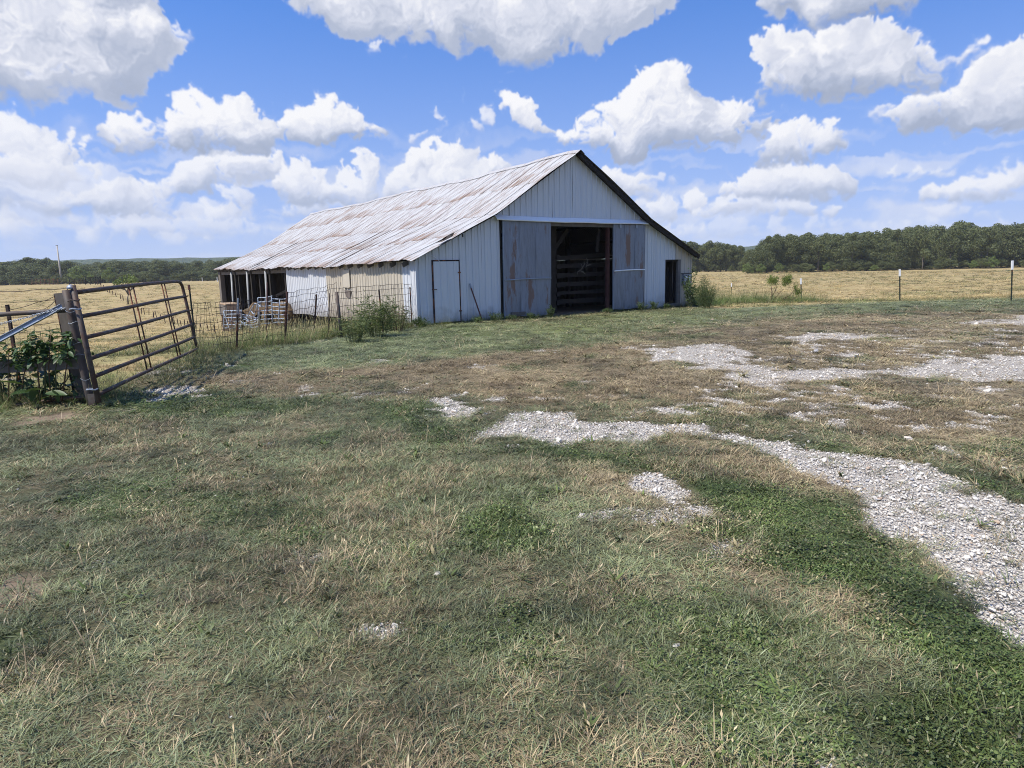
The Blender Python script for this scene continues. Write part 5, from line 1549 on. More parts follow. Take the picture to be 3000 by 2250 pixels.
# the wood edge on the right: one tree after another
gt = np.random.default_rng(5)
front = []
x = 1900.0
tops = [(1900, 706), (2000, 702), (2060, 706), (2110, 700), (2160, 716), (2192, 735), (2215, 722), (2240, 690), (2270, 680), (2330, 680), (2400, 680), (2470, 679), (2540, 672), (2600, 664), (2680, 660), (2720, 652), (2770, 664), (2803, 642), (2850, 664), (2900, 655), (2950, 650), (3000, 645), (3100, 640), (3400, 640)]
def top_at(x):
    return float(np.interp(x, [t[0] for t in tops], [t[1] for t in tops]))
adj = ['broad', 'narrow', 'tall', 'low', 'dense', 'open', 'dark', 'rounded', 'ragged', 'leaning']
nth = 0
while x < 3330:
    D = 232 if x < 2190 else gt.uniform(188, 204)
    p = at_depth(x, 791, D)
    z = tz1(p[0], p[1])
    ytop = top_at(x) + gt.uniform(-4, 7)
    h = (CAM_H + (ray(x, ytop)[2] / ray(x, ytop)[1]) * D) - z
    front.append((x, p[0], p[1], h))
    x += gt.uniform(15, 34) * (0.85 if x < 2190 else 1.0)
ORD = ['first', 'second', 'third', 'fourth', 'fifth', 'sixth', 'seventh', 'eighth', 'ninth', 'tenth', 'eleventh', 'twelfth', 'thirteenth', 'fourteenth', 'fifteenth', 'sixteenth']
seen_ = {}
def along(px_, marks_, where):
    """which tree this is, counted from the last thing one can find along the wood"""
    m_ = [q for q in marks_ if q[0] <= px_][-1]
    seen_[(where, m_[1])] = seen_.get((where, m_[1]), 0) + 1
    n_ = seen_[(where, m_[1])]
    return '%s tree right of %s in %s' % (ORD[n_ - 1], m_[1], where) if n_ <= 16 else 'outermost tree right of %s in %s' % (m_[1], where)
RM = [(0, 'the barn roof end'), (2205, 'the gap'), (2300, 'the half dead shrub'), (2350, 'the second white tipped post'), (2637, 'the middle white tipped post'), (2800, 'the highest crown'), (2966, 'the tallest white tipped post')]
LM_ = [(-9999, 'the picture border beyond'), (0, 'the left picture border'), (175, 'the utility pole'), (234, 'the broad light green tree'), (322, 'the light green tree over the gate'), (540, 'the gate latch end'), (640, 'the barn end')]
for i, (px_, X, Y, h) in enumerate(front):
    lab = along(px_, RM, 'the right wood edge')
    # widths follow the spacing
    place_tree(oaks[i % 5], X, Y, h, 12.0, 'oak_tree', lab, 'trees of the right wood edge', sx=gt.uniform(0.85, 1.15))
# young light bushes at the foot of the wood
for i, (x, yt, w_) in enumerate(((2190, 770, 1.3), (2230, 772, 1.2), (2280, 768, 1.0), (2420, 772, 1.2), (2560, 775, 1.6), (2850, 762, 1.5), (2905, 748, 1.2), (3040, 760, 1.3))):
    D = 184; p = at_depth(x, 792, D); z = tz1(p[0], p[1]); h = (CAM_H + (ray(x, yt)[2] / ray(x, yt)[1]) * D) - z
    place_tree(brights[i % 2], p[0], p[1], max(h, 1.6), 8.0, 'young_tree', ['light green young tree filling the gap in the woods', 'light green sapling just right of the gap in the woods', 'small light sapling under the big rounded tree', 'light sapling at the foot of the middle woods', 'low brush between the trunks of the woods', 'yellowish young tree low before the right woods', 'bushy young tree taller than its neighbour before the right woods', 'young tree beyond the right border'][i], 'young growth at the wood edge', sx=w_)
# the left wood: single trees along its front, the mass behind them as one
nL = 0
x = -260.0
ltops = [(-300, 765), (0, 765), (60, 763), (88, 750), (110, 765), (150, 752), (180, 762), (300, 764), (350, 757), (370, 762), (440, 760), (500, 756), (560, 763), (640, 757), (700, 750), (800, 752)]
while x < 800:
    D = gt.uniform(262, 285)
    p = at_depth(x, 828, D); z = tz1(p[0], p[1])
    yt = float(np.interp(x, [t[0] for t in ltops], [t[1] for t in ltops])) + gt.uniform(0, 26)
    h = (CAM_H + (ray(x, yt)[2] / ray(x, yt)[1]) * D) - z
    lab = along(x, LM_, 'the left woods')
    place_tree(oaks[nL % 5], p[0], p[1], h, 12.0, 'wood_tree', lab, 'trees of the left woods', sx=gt.uniform(1.35, 1.9))
    nL += 1; x += gt.uniform(16, 28)
for (x, yt, yb, D, sx, lab) in ((234, 776, 826, 243, 1.35, 'light green broad tree before the left woods, nearer the pole'), (322, 781, 826, 240, 1.15, 'light green tree before the left woods, seen over the gate'), (395, 808, 826, 236, 1.6, 'low bush before the left woods over the gate'), (268, 800, 824, 238, 1.2, 'low shrub between the two light green trees')):
    p = at_depth(x, yb, D); z = tz1(p[0], p[1]); h = (CAM_H + (ray(x, yt)[2] / ray(x, yt)[1]) * D) - z
    place_tree(brights[0 if x < 300 else 1], p[0], p[1], max(1.5, h), 8.0, 'light_tree', lab, 'light trees before the left woods', sx=sx)

def gn_scatter(name, pts, rot, scl, idx, protos, attrs, kind='stuff', label=None):
    """points carry rotation, scale and choice of prototype; geometry nodes set the instances"""
    me = bpy.data.meshes.new(name)
    me.vertices.add(len(pts)); me.vertices.foreach_set('co', np.asarray(pts, np.float32).ravel())
    me.attributes.new('rot', 'FLOAT_VECTOR', 'POINT').data.foreach_set('vector', np.asarray(rot, np.float32).ravel())
    me.attributes.new('scl', 'FLOAT_VECTOR', 'POINT').data.foreach_set('vector', np.asarray(scl, np.float32).ravel())
    me.attributes.new('pick', 'INT', 'POINT').data.foreach_set('value', np.asarray(idx, np.int32))
    for a, arr in attrs.items():
        me.attributes.new(a, 'FLOAT', 'POINT').data.foreach_set('value', np.asarray(arr, np.float32))
    col = bpy.data.collections.new(name + '_kinds')
    for i, p in enumerate(protos):
        o = bpy.data.objects.new('%s_kind_%02d' % (name, i), p); col.objects.link(o)
    ng = bpy.data.node_groups.new(name, 'GeometryNodeTree')
    ng.interface.new_socket('Geometry', in_out='INPUT', socket_type='NodeSocketGeometry')
    ng.interface.new_socket('Geometry', in_out='OUTPUT', socket_type='NodeSocketGeometry')
    gi = ng.nodes.new('NodeGroupInput'); go_ = ng.nodes.new('NodeGroupOutput')
    ci = ng.nodes.new('GeometryNodeCollectionInfo'); ci.inputs['Collection'].default_value = col
    ci.inputs['Separate Children'].default_value = True; ci.inputs['Reset Children'].default_value = True
    io = ng.nodes.new('GeometryNodeInstanceOnPoints'); io.inputs['Pick Instance'].default_value = True
    def na(n, t):
        q = ng.nodes.new('GeometryNodeInputNamedAttribute'); q.data_type = t; q.inputs['Name'].default_value = n; return q.outputs[0]
    L = ng.links.new
    L(gi.outputs[0], io.inputs['Points']); L(ci.outputs[0], io.inputs['Instance'])
    L(na('pick', 'INT'), io.inputs['Instance Index']); L(na('rot', 'FLOAT_VECTOR'), io.inputs['Rotation']); L(na('scl', 'FLOAT_VECTOR'), io.inputs['Scale'])
    L(io.outputs[0], go_.inputs[0])
    o = link(name, me); mod = o.modifiers.new('scatter', 'NODES'); mod.node_group = ng
    tag(o, label, name.replace('_', ' ') if label else None, None, kind)
    return o
# wood masses
def wood(name, lst, label):
    P_, S_, R_, K_ = [], [], [], []
    for (x, y, h, sx) in lst:
        P_.append((x, y, tz1(x, y))); s = h / 12; S_.append((s * sx, s * sx, s)); R_.append((0, 0, random.uniform(0, 6.28))); K_.append(random.randrange(5))
    gn_scatter(name, P_, R_, S_, K_, [o[0] for o in oaks], {}, label=label)
lst = []
for i in range(420):
    D = gt.uniform(290, 520); x = gt.uniform(-420, 900); p = at_depth(x, 828, D)
    yt = float(np.interp(x, [t[0] for t in ltops], [t[1] for t in ltops])) + gt.uniform(1, 14)
    h = (CAM_H + (ray(x, yt)[2] / ray(x, yt)[1]) * D) - tz1(p[0], p[1])
    lst.append((p[0], p[1], h, gt.uniform(1.1, 1.6)))
wood('left_woods', lst, 'dark mass of woods closing the left field')
lst = []
for i in range(70):
    x = 1880 + i * 23 + gt.uniform(-8, 8)
    if 2185 < x < 2235:
        continue
    D = gt.uniform(208, 235) if x > 2190 else gt.uniform(240, 262)
    p = at_depth(x, 791, D)
    h = (CAM_H + (ray(x, top_at(x) + gt.uniform(-2, 9))[2] / ray(x, top_at(x))[1]) * D) - tz1(p[0], p[1])
    lst.append((p[0], p[1], h, gt.uniform(1.0, 1.3)))
for i in range(150):
    x = gt.uniform(1880, 3500); D = gt.uniform(196, 212) if x > 2190 else gt.uniform(236, 250)
    p = at_depth(x, 791, D); lst.append((p[0], p[1], gt.uniform(2.2, 5), gt.uniform(1.3, 2.0)))
for i in range(170):
    x = gt.uniform(1880, 3500); D = gt.uniform(186, 200) if x > 2190 else gt.uniform(228, 240)
    p = at_depth(x, 791, D); lst.append((p[0], p[1], gt.uniform(1.5, 3.2), gt.uniform(1.5, 2.4)))
for i in range(150):
    x = gt.uniform(-300, 800); D = gt.uniform(252, 268); p = at_depth(x, 828, D); lst.append((p[0], p[1], gt.uniform(2.5, 4.5), gt.uniform(1.5, 2.4)))
for i in range(200):
    x = gt.uniform(1850, 3500); D = gt.uniform(240, 340) if x > 2190 else gt.uniform(270, 360)
    if 2180 < x < 2240 and D < 300: continue
    p = at_depth(x, 791, D); h = gt.uniform(9, 12.5) if x > 2250 else gt.uniform(8, 10)
    lst.append((p[0], p[1], h, gt.uniform(1.0, 1.4)))
wood('right_woods', lst, 'dark inner mass of the woods behind the right field')
# wooded hills far behind on the left
v = []; f = []
NXh = 120
for j, (D, hf) in enumerate(((1050, 0), (1150, .75), (1300, 1.0), (1600, .5), (1900, -.2))):
    for i in range(NXh + 1):
        az_ = R(-58 + 80 * i / NXh)
        hh_ = 26 + 9 * float(vnoise(np.array([i * .09]), np.array([0.3]), 4)[0]) + 3.0 * float(vnoise(np.array([i * 1.1]), np.array([j * 1.7]), 8)[0])
        v.append((D * math.tan(az_), D, -8 + (hh_ + 8) * max(hf, -.2)))
f = [(j * (NXh + 1) + i, j * (NXh + 1) + i + 1, (j + 1) * (NXh + 1) + i + 1, (j + 1) * (NXh + 1) + i) for j in range(4) for i in range(NXh)]
mH, t_ = newmat('wooded_hill'); k = NT(t_)
pos = k.n('ShaderNodeNewGeometry').outputs['Position']
vz = k.n('ShaderNodeTexVoronoi'); k.put(vz.inputs['Vector'], pos); vz.inputs['Scale'].default_value = 0.12
k.out(k.mix(k.ramp(k.noise(pos, .02, 4), .3, .7), (0.03, 0.05, 0.025), (0.055, 0.08, 0.035)), 0.9, 0, k.bump(vz.outputs['Distance'], 1.0, 6.0), 0.1)
tag(link('hills', mesh_from('hills', v, f, mH, True)), kind='structure')

# ---- bushes and tall weeds
def bush(name, base, h, rad, label, cat, nleaf, lsize, lm, nst=26, narrow=0.35, spread=1.0, seed=1, stem='green_stem', tipc=None, group=None):
    g_ = np.random.default_rng(seed)
    e_ = empty(name, tuple(base), label, cat, group)
    sb = MB(); V_ = []; n0 = 0
    V2 = []
    for i in range(nst):
        t = g_.uniform(0, 6.28); r1 = rad * math.sqrt(g_.random()) * spread; hh_ = h * g_.uniform(0.55, 1.0) * (1 - 0.35 * (r1 / rad) ** 2)
        p0 = Vector((r1 * .35 * math.cos(t), r1 * .35 * math.sin(t), -0.03)); p2 = Vector((r1 * math.cos(t), r1 * math.sin(t), hh_))
        p1 = p0.lerp(p2, .5) + Vector((-.1 * r1 * math.cos(t), -.1 * r1 * math.sin(t), hh_ * .08))
        sb.tube([p0, p1, p2], [.006, .0045, .002], 4)
        nl = nleaf // nst
        for j in range(nl):
            q = g_.uniform(0.12, 1.0) ** 0.8
            c = (p0.lerp(p1, q * 2) if q < .5 else p1.lerp(p2, (q - .5) * 2))
            c = np.array(c) + g_.normal(size=3) * rad * .10
            d = g_.normal(size=3); d[2] = abs(d[2]) * .6; d /= np.linalg.norm(d)
            n = np.cross(d, g_.normal(size=3)); n /= np.linalg.norm(n)
            s = lsize * g_.uniform(.5, 1.3)
            quad = np.stack([c, c + d * s * .5 + n * s * narrow * .5, c + d * s + np.array([0, 0, -s * .15]), c + d * s * .5 - n * s * narrow * .5])
            (V2 if (tipc and q > .82 and g_.random() < .6) else V_).append(quad)
    sb.build('stems', M[stem], e_)
    for nm, lst_, mt_ in (('foliage', V_, lm), ('seed_heads', V2, tipc)):
        if lst_:
            vv = np.concatenate(lst_); link(nm, np_mesh(nm, vv, np.arange(len(vv)).reshape(-1, 4), M[mt_]), e_)
    return e_
def gz(p):
    return (p[0], p[1], tz1(p[0], p[1]) - 0.0)
p = pix_ground(2062, 903); bush('feathery_bush', gz(p), 1.25, 0.55, 'feathery green bush at the right corner of the barn', 'bush', 6500, 0.055, 'bush_leaf', 60, 0.16, seed=2)
p = pix_ground(2022, 900); bush('leafy_bush', gz(p), 1.55, 0.34, 'taller lanky weed in front of the beige corner beside the feathery bush', 'weed', 900, 0.085, 'bush_leaf', 14, 0.5, seed=3)
p = pix_ground(1104, 985); bush('fence_weed', gz(p), 1.22, 0.60, 'biggest leafy green weed clump growing through the wire fence', 'weed', 2300, 0.10, 'weed_leaf', 30, 0.2, seed=4)
p = pix_ground(1165, 968); bush('fence_weed', gz(p), 0.90, 0.48, 'brownish seeding weed between the green clump and the barn', 'weed', 1500, 0.08, 'weed_leaf', 36, 0.2, seed=5, stem='stem', tipc='brown_leaf')
p = pix_ground(1040, 1000); bush('fence_weed', gz(p), 0.75, 0.5, 'lower grassy weed left of the biggest clump at the fence', 'weed', 900, 0.12, 'weed_leaf', 30, 0.14, seed=6)
p = pix_ground(1235, 955); bush('fence_weed', gz(p), 0.32, 0.3, 'small weed at the foot of the barn corner', 'weed', 700, 0.07, 'bush_leaf', 18, 0.3, seed=7)
for i, (x, y, h_, r_) in enumerate(((1450, 935, .28, .35), (1500, 932, .16, .3), (1613, 922, .38, .16), (1560, 927, .2, .3), (1780, 908, .15, .25), (1880, 902, .30, .28), (1915, 900, .35, .2), (1400, 938, .18, .3), (1952, 899, .2, .15))):
    y = 953 - 0.0732 * (x - 1226) + 5; h_ *= 1.15
    p = pix_ground(x, y)
    bush('wall_weed', gz(p), h_, r_ * .85, ['low weed at the left foot of the left sliding door', 'ragged low weed under the left sliding door', 'upright weed at the left edge of the dark doorway', 'creeping weed below the left sliding door', 'weed at the foot of the right door leaf', 'weed at the wall between right leaf and small doorway', 'taller weed just left of the small doorway', 'low weed under the red iron bar', 'thin weed on the small doorway sill'][i], 'weed', 500, 0.06, 'bush_leaf', 16, 0.3, seed=20 + i, group='weeds along the barn front')
# half dead clipped shrub in the right field edge
p = at_depth(2261, 888, 30.5); base = gz(p)
hd = empty('dying_shrub', base, 'half dead shrub with lime green tufts and bare limbs by the field fence', 'shrub')
def hp(px_, py_): return Vector(at_depth(px_, py_, 30.5)) - Vector(base)
for pts, r_ in (((( 2260, 892), (2262, 862), (2259, 838)), .035), (((2262, 870), (2272, 850), (2276, 838)), .022), (((2264, 880), (2280, 862), (2296, 846)), .018), (((2268, 888), (2300, 872), (2316, 864), (2326, 848)), .025), (((2300, 874), (2320, 878), (2338, 868)), .02)):
    MB().tube([hp(*q) for q in pts], [r_, r_ * .8] + [r_ * .4] * (len(pts) - 2), 6).build('limb', M['stem'], hd, smooth=True)
g_ = np.random.default_rng(9)
for (cx_, cy_, n_, sx_, sy_) in ((2258, 824, 420, .13, .22), (2272, 826, 260, .10, .2), (2302, 826, 480, .14, .24), (2312, 822, 300, .09, .22), (2336, 858, 300, .12, .18), (2330, 842, 80, .06, .14)):
    c = np.array(hp(cx_, cy_)); V_ = []
    for _ in range(n_):
        b = c + g_.normal(size=3) * np.array([sx_ * .6, .08, sy_ * .5]); d = np.array([g_.normal() * .25, g_.normal() * .2, 1.0]); d /= np.linalg.norm(d); s = .10
        n = np.cross(d, g_.normal(size=3)); n /= np.linalg.norm(n)
        V_.append(np.stack([b, b + d * s * .5 + n * .010, b + d * s, b + d * s * .5 - n * .010]))
    vv = np.concatenate(V_); link('leaf_tuft', np_mesh('leaf_tuft', vv, np.arange(len(vv)).reshape(-1, 4), M['lime_leaf']), hd)
# small bare tree in the left field
b_ = hit(376, 892, 300); D = b_[1]
sp_ = empty('small_tree', tuple(b_), 'small thin tree seen between the gate rails in the left field', 'tree')
def tp(px_, py_): return Vector(at_depth(px_, py_, D)) - Vector(b_)
tk = MB()
for pts in (((376, 894), (374, 872), (376, 862)), ((376, 862), (368, 850), (358, 838), (348, 832)), ((376, 864), (382, 850), (388, 838)), ((374, 858), (375, 844), (372, 830)), ((382, 850), (395, 840), (402, 836)), ((366, 848), (356, 846), (350, 842))):
    tk.tube([tp(*q) for q in pts], [.11, .08, .05, .03][:len(pts)], 6)
tk.build('trunk', M['bark'], sp_, smooth=True)
blobs = [(*(tp(x, y) + Vector((0, random.uniform(-.8, .8), 0))), r_) for x, y, r_ in ((345, 826, .5), (356, 820, .55), (368, 814, .6), (378, 818, .6), (390, 820, .55), (400, 830, .5), (372, 826, .5), (338, 830, .4), (385, 828, .4), (352, 834, .4), (404, 836, .35))]
v, f = leaf_cloud(blobs, 260, 0.26, np.random.default_rng(3))
link('crown', np_mesh('crown', v, f, M['bright_leaf']), sp_)

# ---- broad leaved weed in the corner fence: every leaf an object of its own
def leaf_mesh(L=1.0, wd=0.42, fold=0.14, droop=0.3):
    v = []; f = []
    n = 5
    for i in range(n + 1):
        q = i / n; hw = wd * 0.5 * math.sin(math.pi * min(1, q * 0.93 + 0.05)) ** 0.8
        z = -droop * q * q
        v += [(q * L, -hw, z + fold * hw), (q * L, 0, z), (q * L, hw, z + fold * hw)]
    for i in range(n):
        a = i * 3
        f += [(a, a + 1, a + 4, a + 3), (a + 1, a + 2, a + 5, a + 4)]
    return mesh_from('leaf', v, f, M['poke_leaf'], True)
LM = [leaf_mesh(1, .42, .3, .25), leaf_mesh(1, .5, .2, .4), leaf_mesh(1, .36, .4, .12)]
g_ = np.random.default_rng(14)
def broad_weed(px0, px1, ytop, ybot, dep, n, size, label, seed, st=5):
    b_ = Vector(pix_ground((px0 + px1) / 2, 1185)); b_.y = dep; b_.z = 0
    b_.x = float(at_depth((px0 + px1) / 2, 1150, dep)[0])
    e_ = empty('broadleaf_weed', b_, label, 'weed', 'broad leaved weeds in the corner fence')
    g_ = np.random.default_rng(seed)
    for i in range(st):
        x = px0 + (px1 - px0) * (i + .5) / st
        a_ = Vector(at_depth((px0 + px1) / 2 + (x - (px0 + px1) / 2) * .5, 1175, dep)); c_ = Vector(at_depth(x, ytop + g_.uniform(5, 40), dep + g_.uniform(-.1, .1)))
        m_ = a_.lerp(c_, .5) + Vector((g_.uniform(-.06, .06), 0, 0))
        MB().tube([a_, m_, c_], [.010, .007, .003], 6).build('stem', M['green_stem'] if i % 2 else M['stem'], e_, b_, True)
    for i in range(n):
        x = g_.uniform(px0, px1); q = g_.beta(1.6, 1.4); y = ytop + (ybot - ytop) * q
        p_ = Vector(at_depth(x, y, dep + g_.uniform(-.14, .16)))
        if p_.z < 0.03: continue
        o = link('leaf', LM[g_.integers(3)], e_)
        s = size * g_.uniform(.6, 1.3)
        o.location = p_ - b_; o.scale = (s, s, s)
        o.rotation_euler = (g_.uniform(-.5, .5), g_.uniform(-.5, .7), g_.uniform(0, 6.28))
    return e_
broad_weed(-260, -60, 1010, 1080, ypp + .04, 120, .12, 'leafy weed farther along the corner fence at the picture border', 6)
broad_weed(-60, 110, 1000, 1078, ypp + .02, 240, .10, 'leafy weed spilling over the grey plank, farther from the gate', 1)
broad_weed(70, 228, 962, 1062, ypp + .05, 330, .10, 'leafy weed crown spilling over the grey plank next to the gate post', 2)
broad_weed(-60, 235, 1075, 1165, ypp + .28, 170, .15, 'shaded weed foliage hanging under the grey plank', 3)
broad_weed(60, 150, 1120, 1185, ypp - .05, 9, .26, 'large glossy leaves low under the plank', 4, 2)
broad_weed(232, 275, 1015, 1040, ypp + .5, 12, .09, 'small leafy sprig right of the gate post', 5, 2)
print('plants', round(time.time() - T0, 1))
# ------------------------------------------------------------------ grass, clover, gravel as scattered stuff
def blades(n, l0, l1, wd, lean, rad, seed, curve=0.6, seg=3, seedhead=0.0):
    g_ = np.random.default_rng(seed)
    v = []; f = []; bv = []; tp_ = []
    for i in range(n):
        t = g_.uniform(0, 6.28); r = rad * math.sqrt(g_.random())
        b = np.array([r * math.cos(t), r * math.sin(t), -0.004])
        L = g_.uniform(l0, l1); a = g_.uniform(0, 6.28); le = lean * g_.uniform(0.3, 1.25)
        d = np.array([math.cos(a) * math.sin(le), math.sin(a) * math.sin(le), math.cos(le)])
        side = np.array([-math.sin(a + g_.normal() * .6), math.cos(a + g_.normal() * .6), 0])
        w = wd * g_.uniform(.6, 1.3); k0 = len(v); rb = g_.random()
        for s in range(seg):
            q = s / seg
            p = b + d * L * q + np.array([math.cos(a), math.sin(a), -0.55]) * L * curve * q * q * .5
            p[2] = max(p[2], -0.002 if s == 0 else 0.003)
            ww = w * (1 - .55 * q)
            v += [p - side * ww * .5, p + side * ww * .5]; bv += [rb, rb]; tp_ += [q, q]
        p = b + d * L + np.array([math.cos(a), math.sin(a), -0.55]) * L * curve * .5
        p[2] = max(p[2], 0.003)
        v.append(p); bv.append(rb); tp_.append(1)
        for s in range(seg - 1):
            j = k0 + 2 * s; f.append((j, j + 1, j + 3, j + 2))
        j = k0 + 2 * (seg - 1); f.append((j, j + 1, j + 2))
        if seedhead and g_.random() < seedhead:
            q0 = p; q1 = p + d * L * .28
            k1 = len(v); v += [q0 - side * .0015, (q0 + q1) / 2 + side * wd * .9, q1, (q0 + q1) / 2 - side * wd * .9]; bv += [0.0] * 4; tp_ += [1] * 4
            f.append((k1, k1 + 1, k1 + 2, k1 + 3))
    return v, f, bv, tp_
def grass_mat(name, greens, straws, tr=0.14):
    m, t = newmat(name); k = NT(t)
    bv = k.attr('bv').outputs['Fac']; tpf = k.attr('tp').outputs['Fac']
    dry = k.attr('dry', 'INSTANCER').outputs['Fac']; hue = k.attr('hue', 'INSTANCER').outputs['Fac']; val = k.attr('val', 'INSTANCER').outputs['Fac']
    gcol = k.mix(hue, greens[0], greens[1])
    gcol = k.mix(k.math('FRACT', k.math('MULTIPLY', bv, 7.3)), gcol, greens[2])
    scol = k.mix(k.math('FRACT', k.math('MULTIPLY', bv, 13.7)), straws[0], straws[1])
    scol = k.mix(k.ramp(hue, 0, 1, 0, .4), scol, straws[2])
    isd = k.ramp(k.math('SUBTRACT', dry, bv), -0.04, 0.04)
    c = k.mix(isd, gcol, scol)
    c = k.mix(k.ramp(tpf, 0, .45, .75, 0), c, (0.06, 0.048, 0.028))  # root colour darkened to deepen the shade between blades
    c = k.mix(k.ramp(k.math('MULTIPLY', tpf, k.math('FRACT', k.math('MULTIPLY', bv, 31.0))), .6, 1.0, 0, .6), c, straws[0])
    c = k.mix(1.0, c, k.n('ShaderNodeCombineColor').outputs[0], 'MULTIPLY') if False else c
    vm = k.n('ShaderNodeVectorMath', operation='SCALE'); k.put(vm.inputs[0], c); k.put(vm.inputs['Scale'], k.math('ADD', 0.36, k.math('MULTIPLY', val, 1.36))); c = vm.outputs[0]
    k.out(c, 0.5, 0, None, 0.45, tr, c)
    return m
M['turf'] = grass_mat('turf_blades', ((0.118, 0.134, 0.042), (0.215, 0.232, 0.100), (0.155, 0.188, 0.105)), ((0.36, 0.28, 0.155), (0.23, 0.165, 0.095), (0.42, 0.36, 0.22)))
M['lushg'] = grass_mat('lush_blades', ((0.068, 0.098, 0.022), (0.12, 0.155, 0.040), (0.052, 0.08, 0.022)), ((0.28, 0.23, 0.12), (0.16, 0.15, 0.07), (0.3, 0.27, 0.14)))
M['fieldg'] = grass_mat('field_blades', ((0.15, 0.165, 0.05), (0.20, 0.21, 0.07), (0.11, 0.13, 0.04)), ((0.50, 0.39, 0.18), (0.38, 0.28, 0.12), (0.54, 0.44, 0.22)), 0.3)
M['verge'] = grass_mat('verge_blades', ((0.10, 0.17, 0.035), (0.15, 0.22, 0.05), (0.08, 0.13, 0.03)), ((0.38, 0.32, 0.15), (0.28, 0.22, 0.1), (0.4, 0.36, 0.2)), 0.35)
def proto(args, mat, nm='tuft'):
    v, f, bv, tp_ = blades(*args[0], **args[1])
    return mesh_from(nm, v, f, M[mat], False, {'bv': bv, 'tp': tp_})
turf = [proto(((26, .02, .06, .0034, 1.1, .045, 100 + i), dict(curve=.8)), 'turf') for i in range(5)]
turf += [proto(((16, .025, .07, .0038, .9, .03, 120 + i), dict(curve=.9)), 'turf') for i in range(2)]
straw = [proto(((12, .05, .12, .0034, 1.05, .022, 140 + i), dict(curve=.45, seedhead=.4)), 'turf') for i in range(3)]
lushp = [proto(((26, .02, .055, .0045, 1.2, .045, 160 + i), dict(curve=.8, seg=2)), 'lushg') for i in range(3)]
# little round leaved weeds for the dark patches
def clover(seed):
    g_ = np.random.default_rng(seed); v = []; f = []; bv = []; tp_ = []
    for i in range(46):
        c = np.array([g_.normal() * .03, g_.normal() * .03, g_.uniform(.006, .032)]); s = g_.uniform(.0025, .006)
        n = np.array([g_.normal() * .45, g_.normal() * .45, 1]); n /= np.linalg.norm(n); a = np.cross(n, [1, .2, 0]); a /= np.linalg.norm(a); b = np.cross(n, a)
        k0 = len(v); v += [c + (a * math.cos(t) + b * math.sin(t)) * s for t in np.linspace(0, 2 * math.pi, 6)[:-1]]; rb = g_.random(); bv += [rb] * 5; tp_ += [.7] * 5
        f.append(tuple(range(k0, k0 + 5)))
    return mesh_from('clover', v, f, M['lushg'], False, {'bv': bv, 'tp': tp_})
clovers = [clover(i) for i in range(3)]
rosettes = [proto(((11, .03, .075, .013, 1.25, .008, 180 + i), dict(curve=.5)), 'lushg') for i in range(2)]
allp = turf + straw + lushp + clovers + rosettes
IT, IS, IL, IC = 0, len(turf), len(turf) + len(straw), len(turf) + len(straw) + len(lushp)
gg = np.random.default_rng(77)
def ring(r0, r1, dens, a0=-50, a1=50):
    area = 0.5 * (r1 * r1 - r0 * r0) * R(a1 - a0); n = int(area * dens)
    r = np.sqrt(gg.uniform(r0 * r0, r1 * r1, n)); a = np.radians(gg.uniform(a0, a1, n))
    return r * np.sin(a), r * np.cos(a)
def barn_inside(x, y, pad=0.0):
    ub = (x - A[0]) * U[0] + (y - A[1]) * U[1]; wb = (x - A[0]) * W[0] + (y - A[1]) * W[1]
    return (ub > -pad) & (ub < 11.9 + pad) & (wb > -pad) & (wb < 26 + pad)
P_, Ro, Sc, Ix, Dr, Hu, Va = [], [], [], [], [], [], []
def add_pts(x, y, idx, s, sz, dry, hue, z=None):
    n = len(x)
    P_.append(np.stack([x, y, tz(x, y) if z is None else z], 1)); Ro.append(np.stack([gg.normal(0, .08, n), gg.normal(0, .08, n), gg.uniform(0, 6.28, n)], 1))
    Sc.append(np.stack([s, s, sz], 1)); Ix.append(idx); Dr.append(dry); Hu.append(hue)
    Va.append(np.clip(.5 + 1.1 * (fbm(x * 3.1, y * 3.1, 601, 4) - .5) + .7 * (fbm(x * .8, y * .8, 611, 3) - .5) + gg.normal(0, .16, n), 0, 1.1))
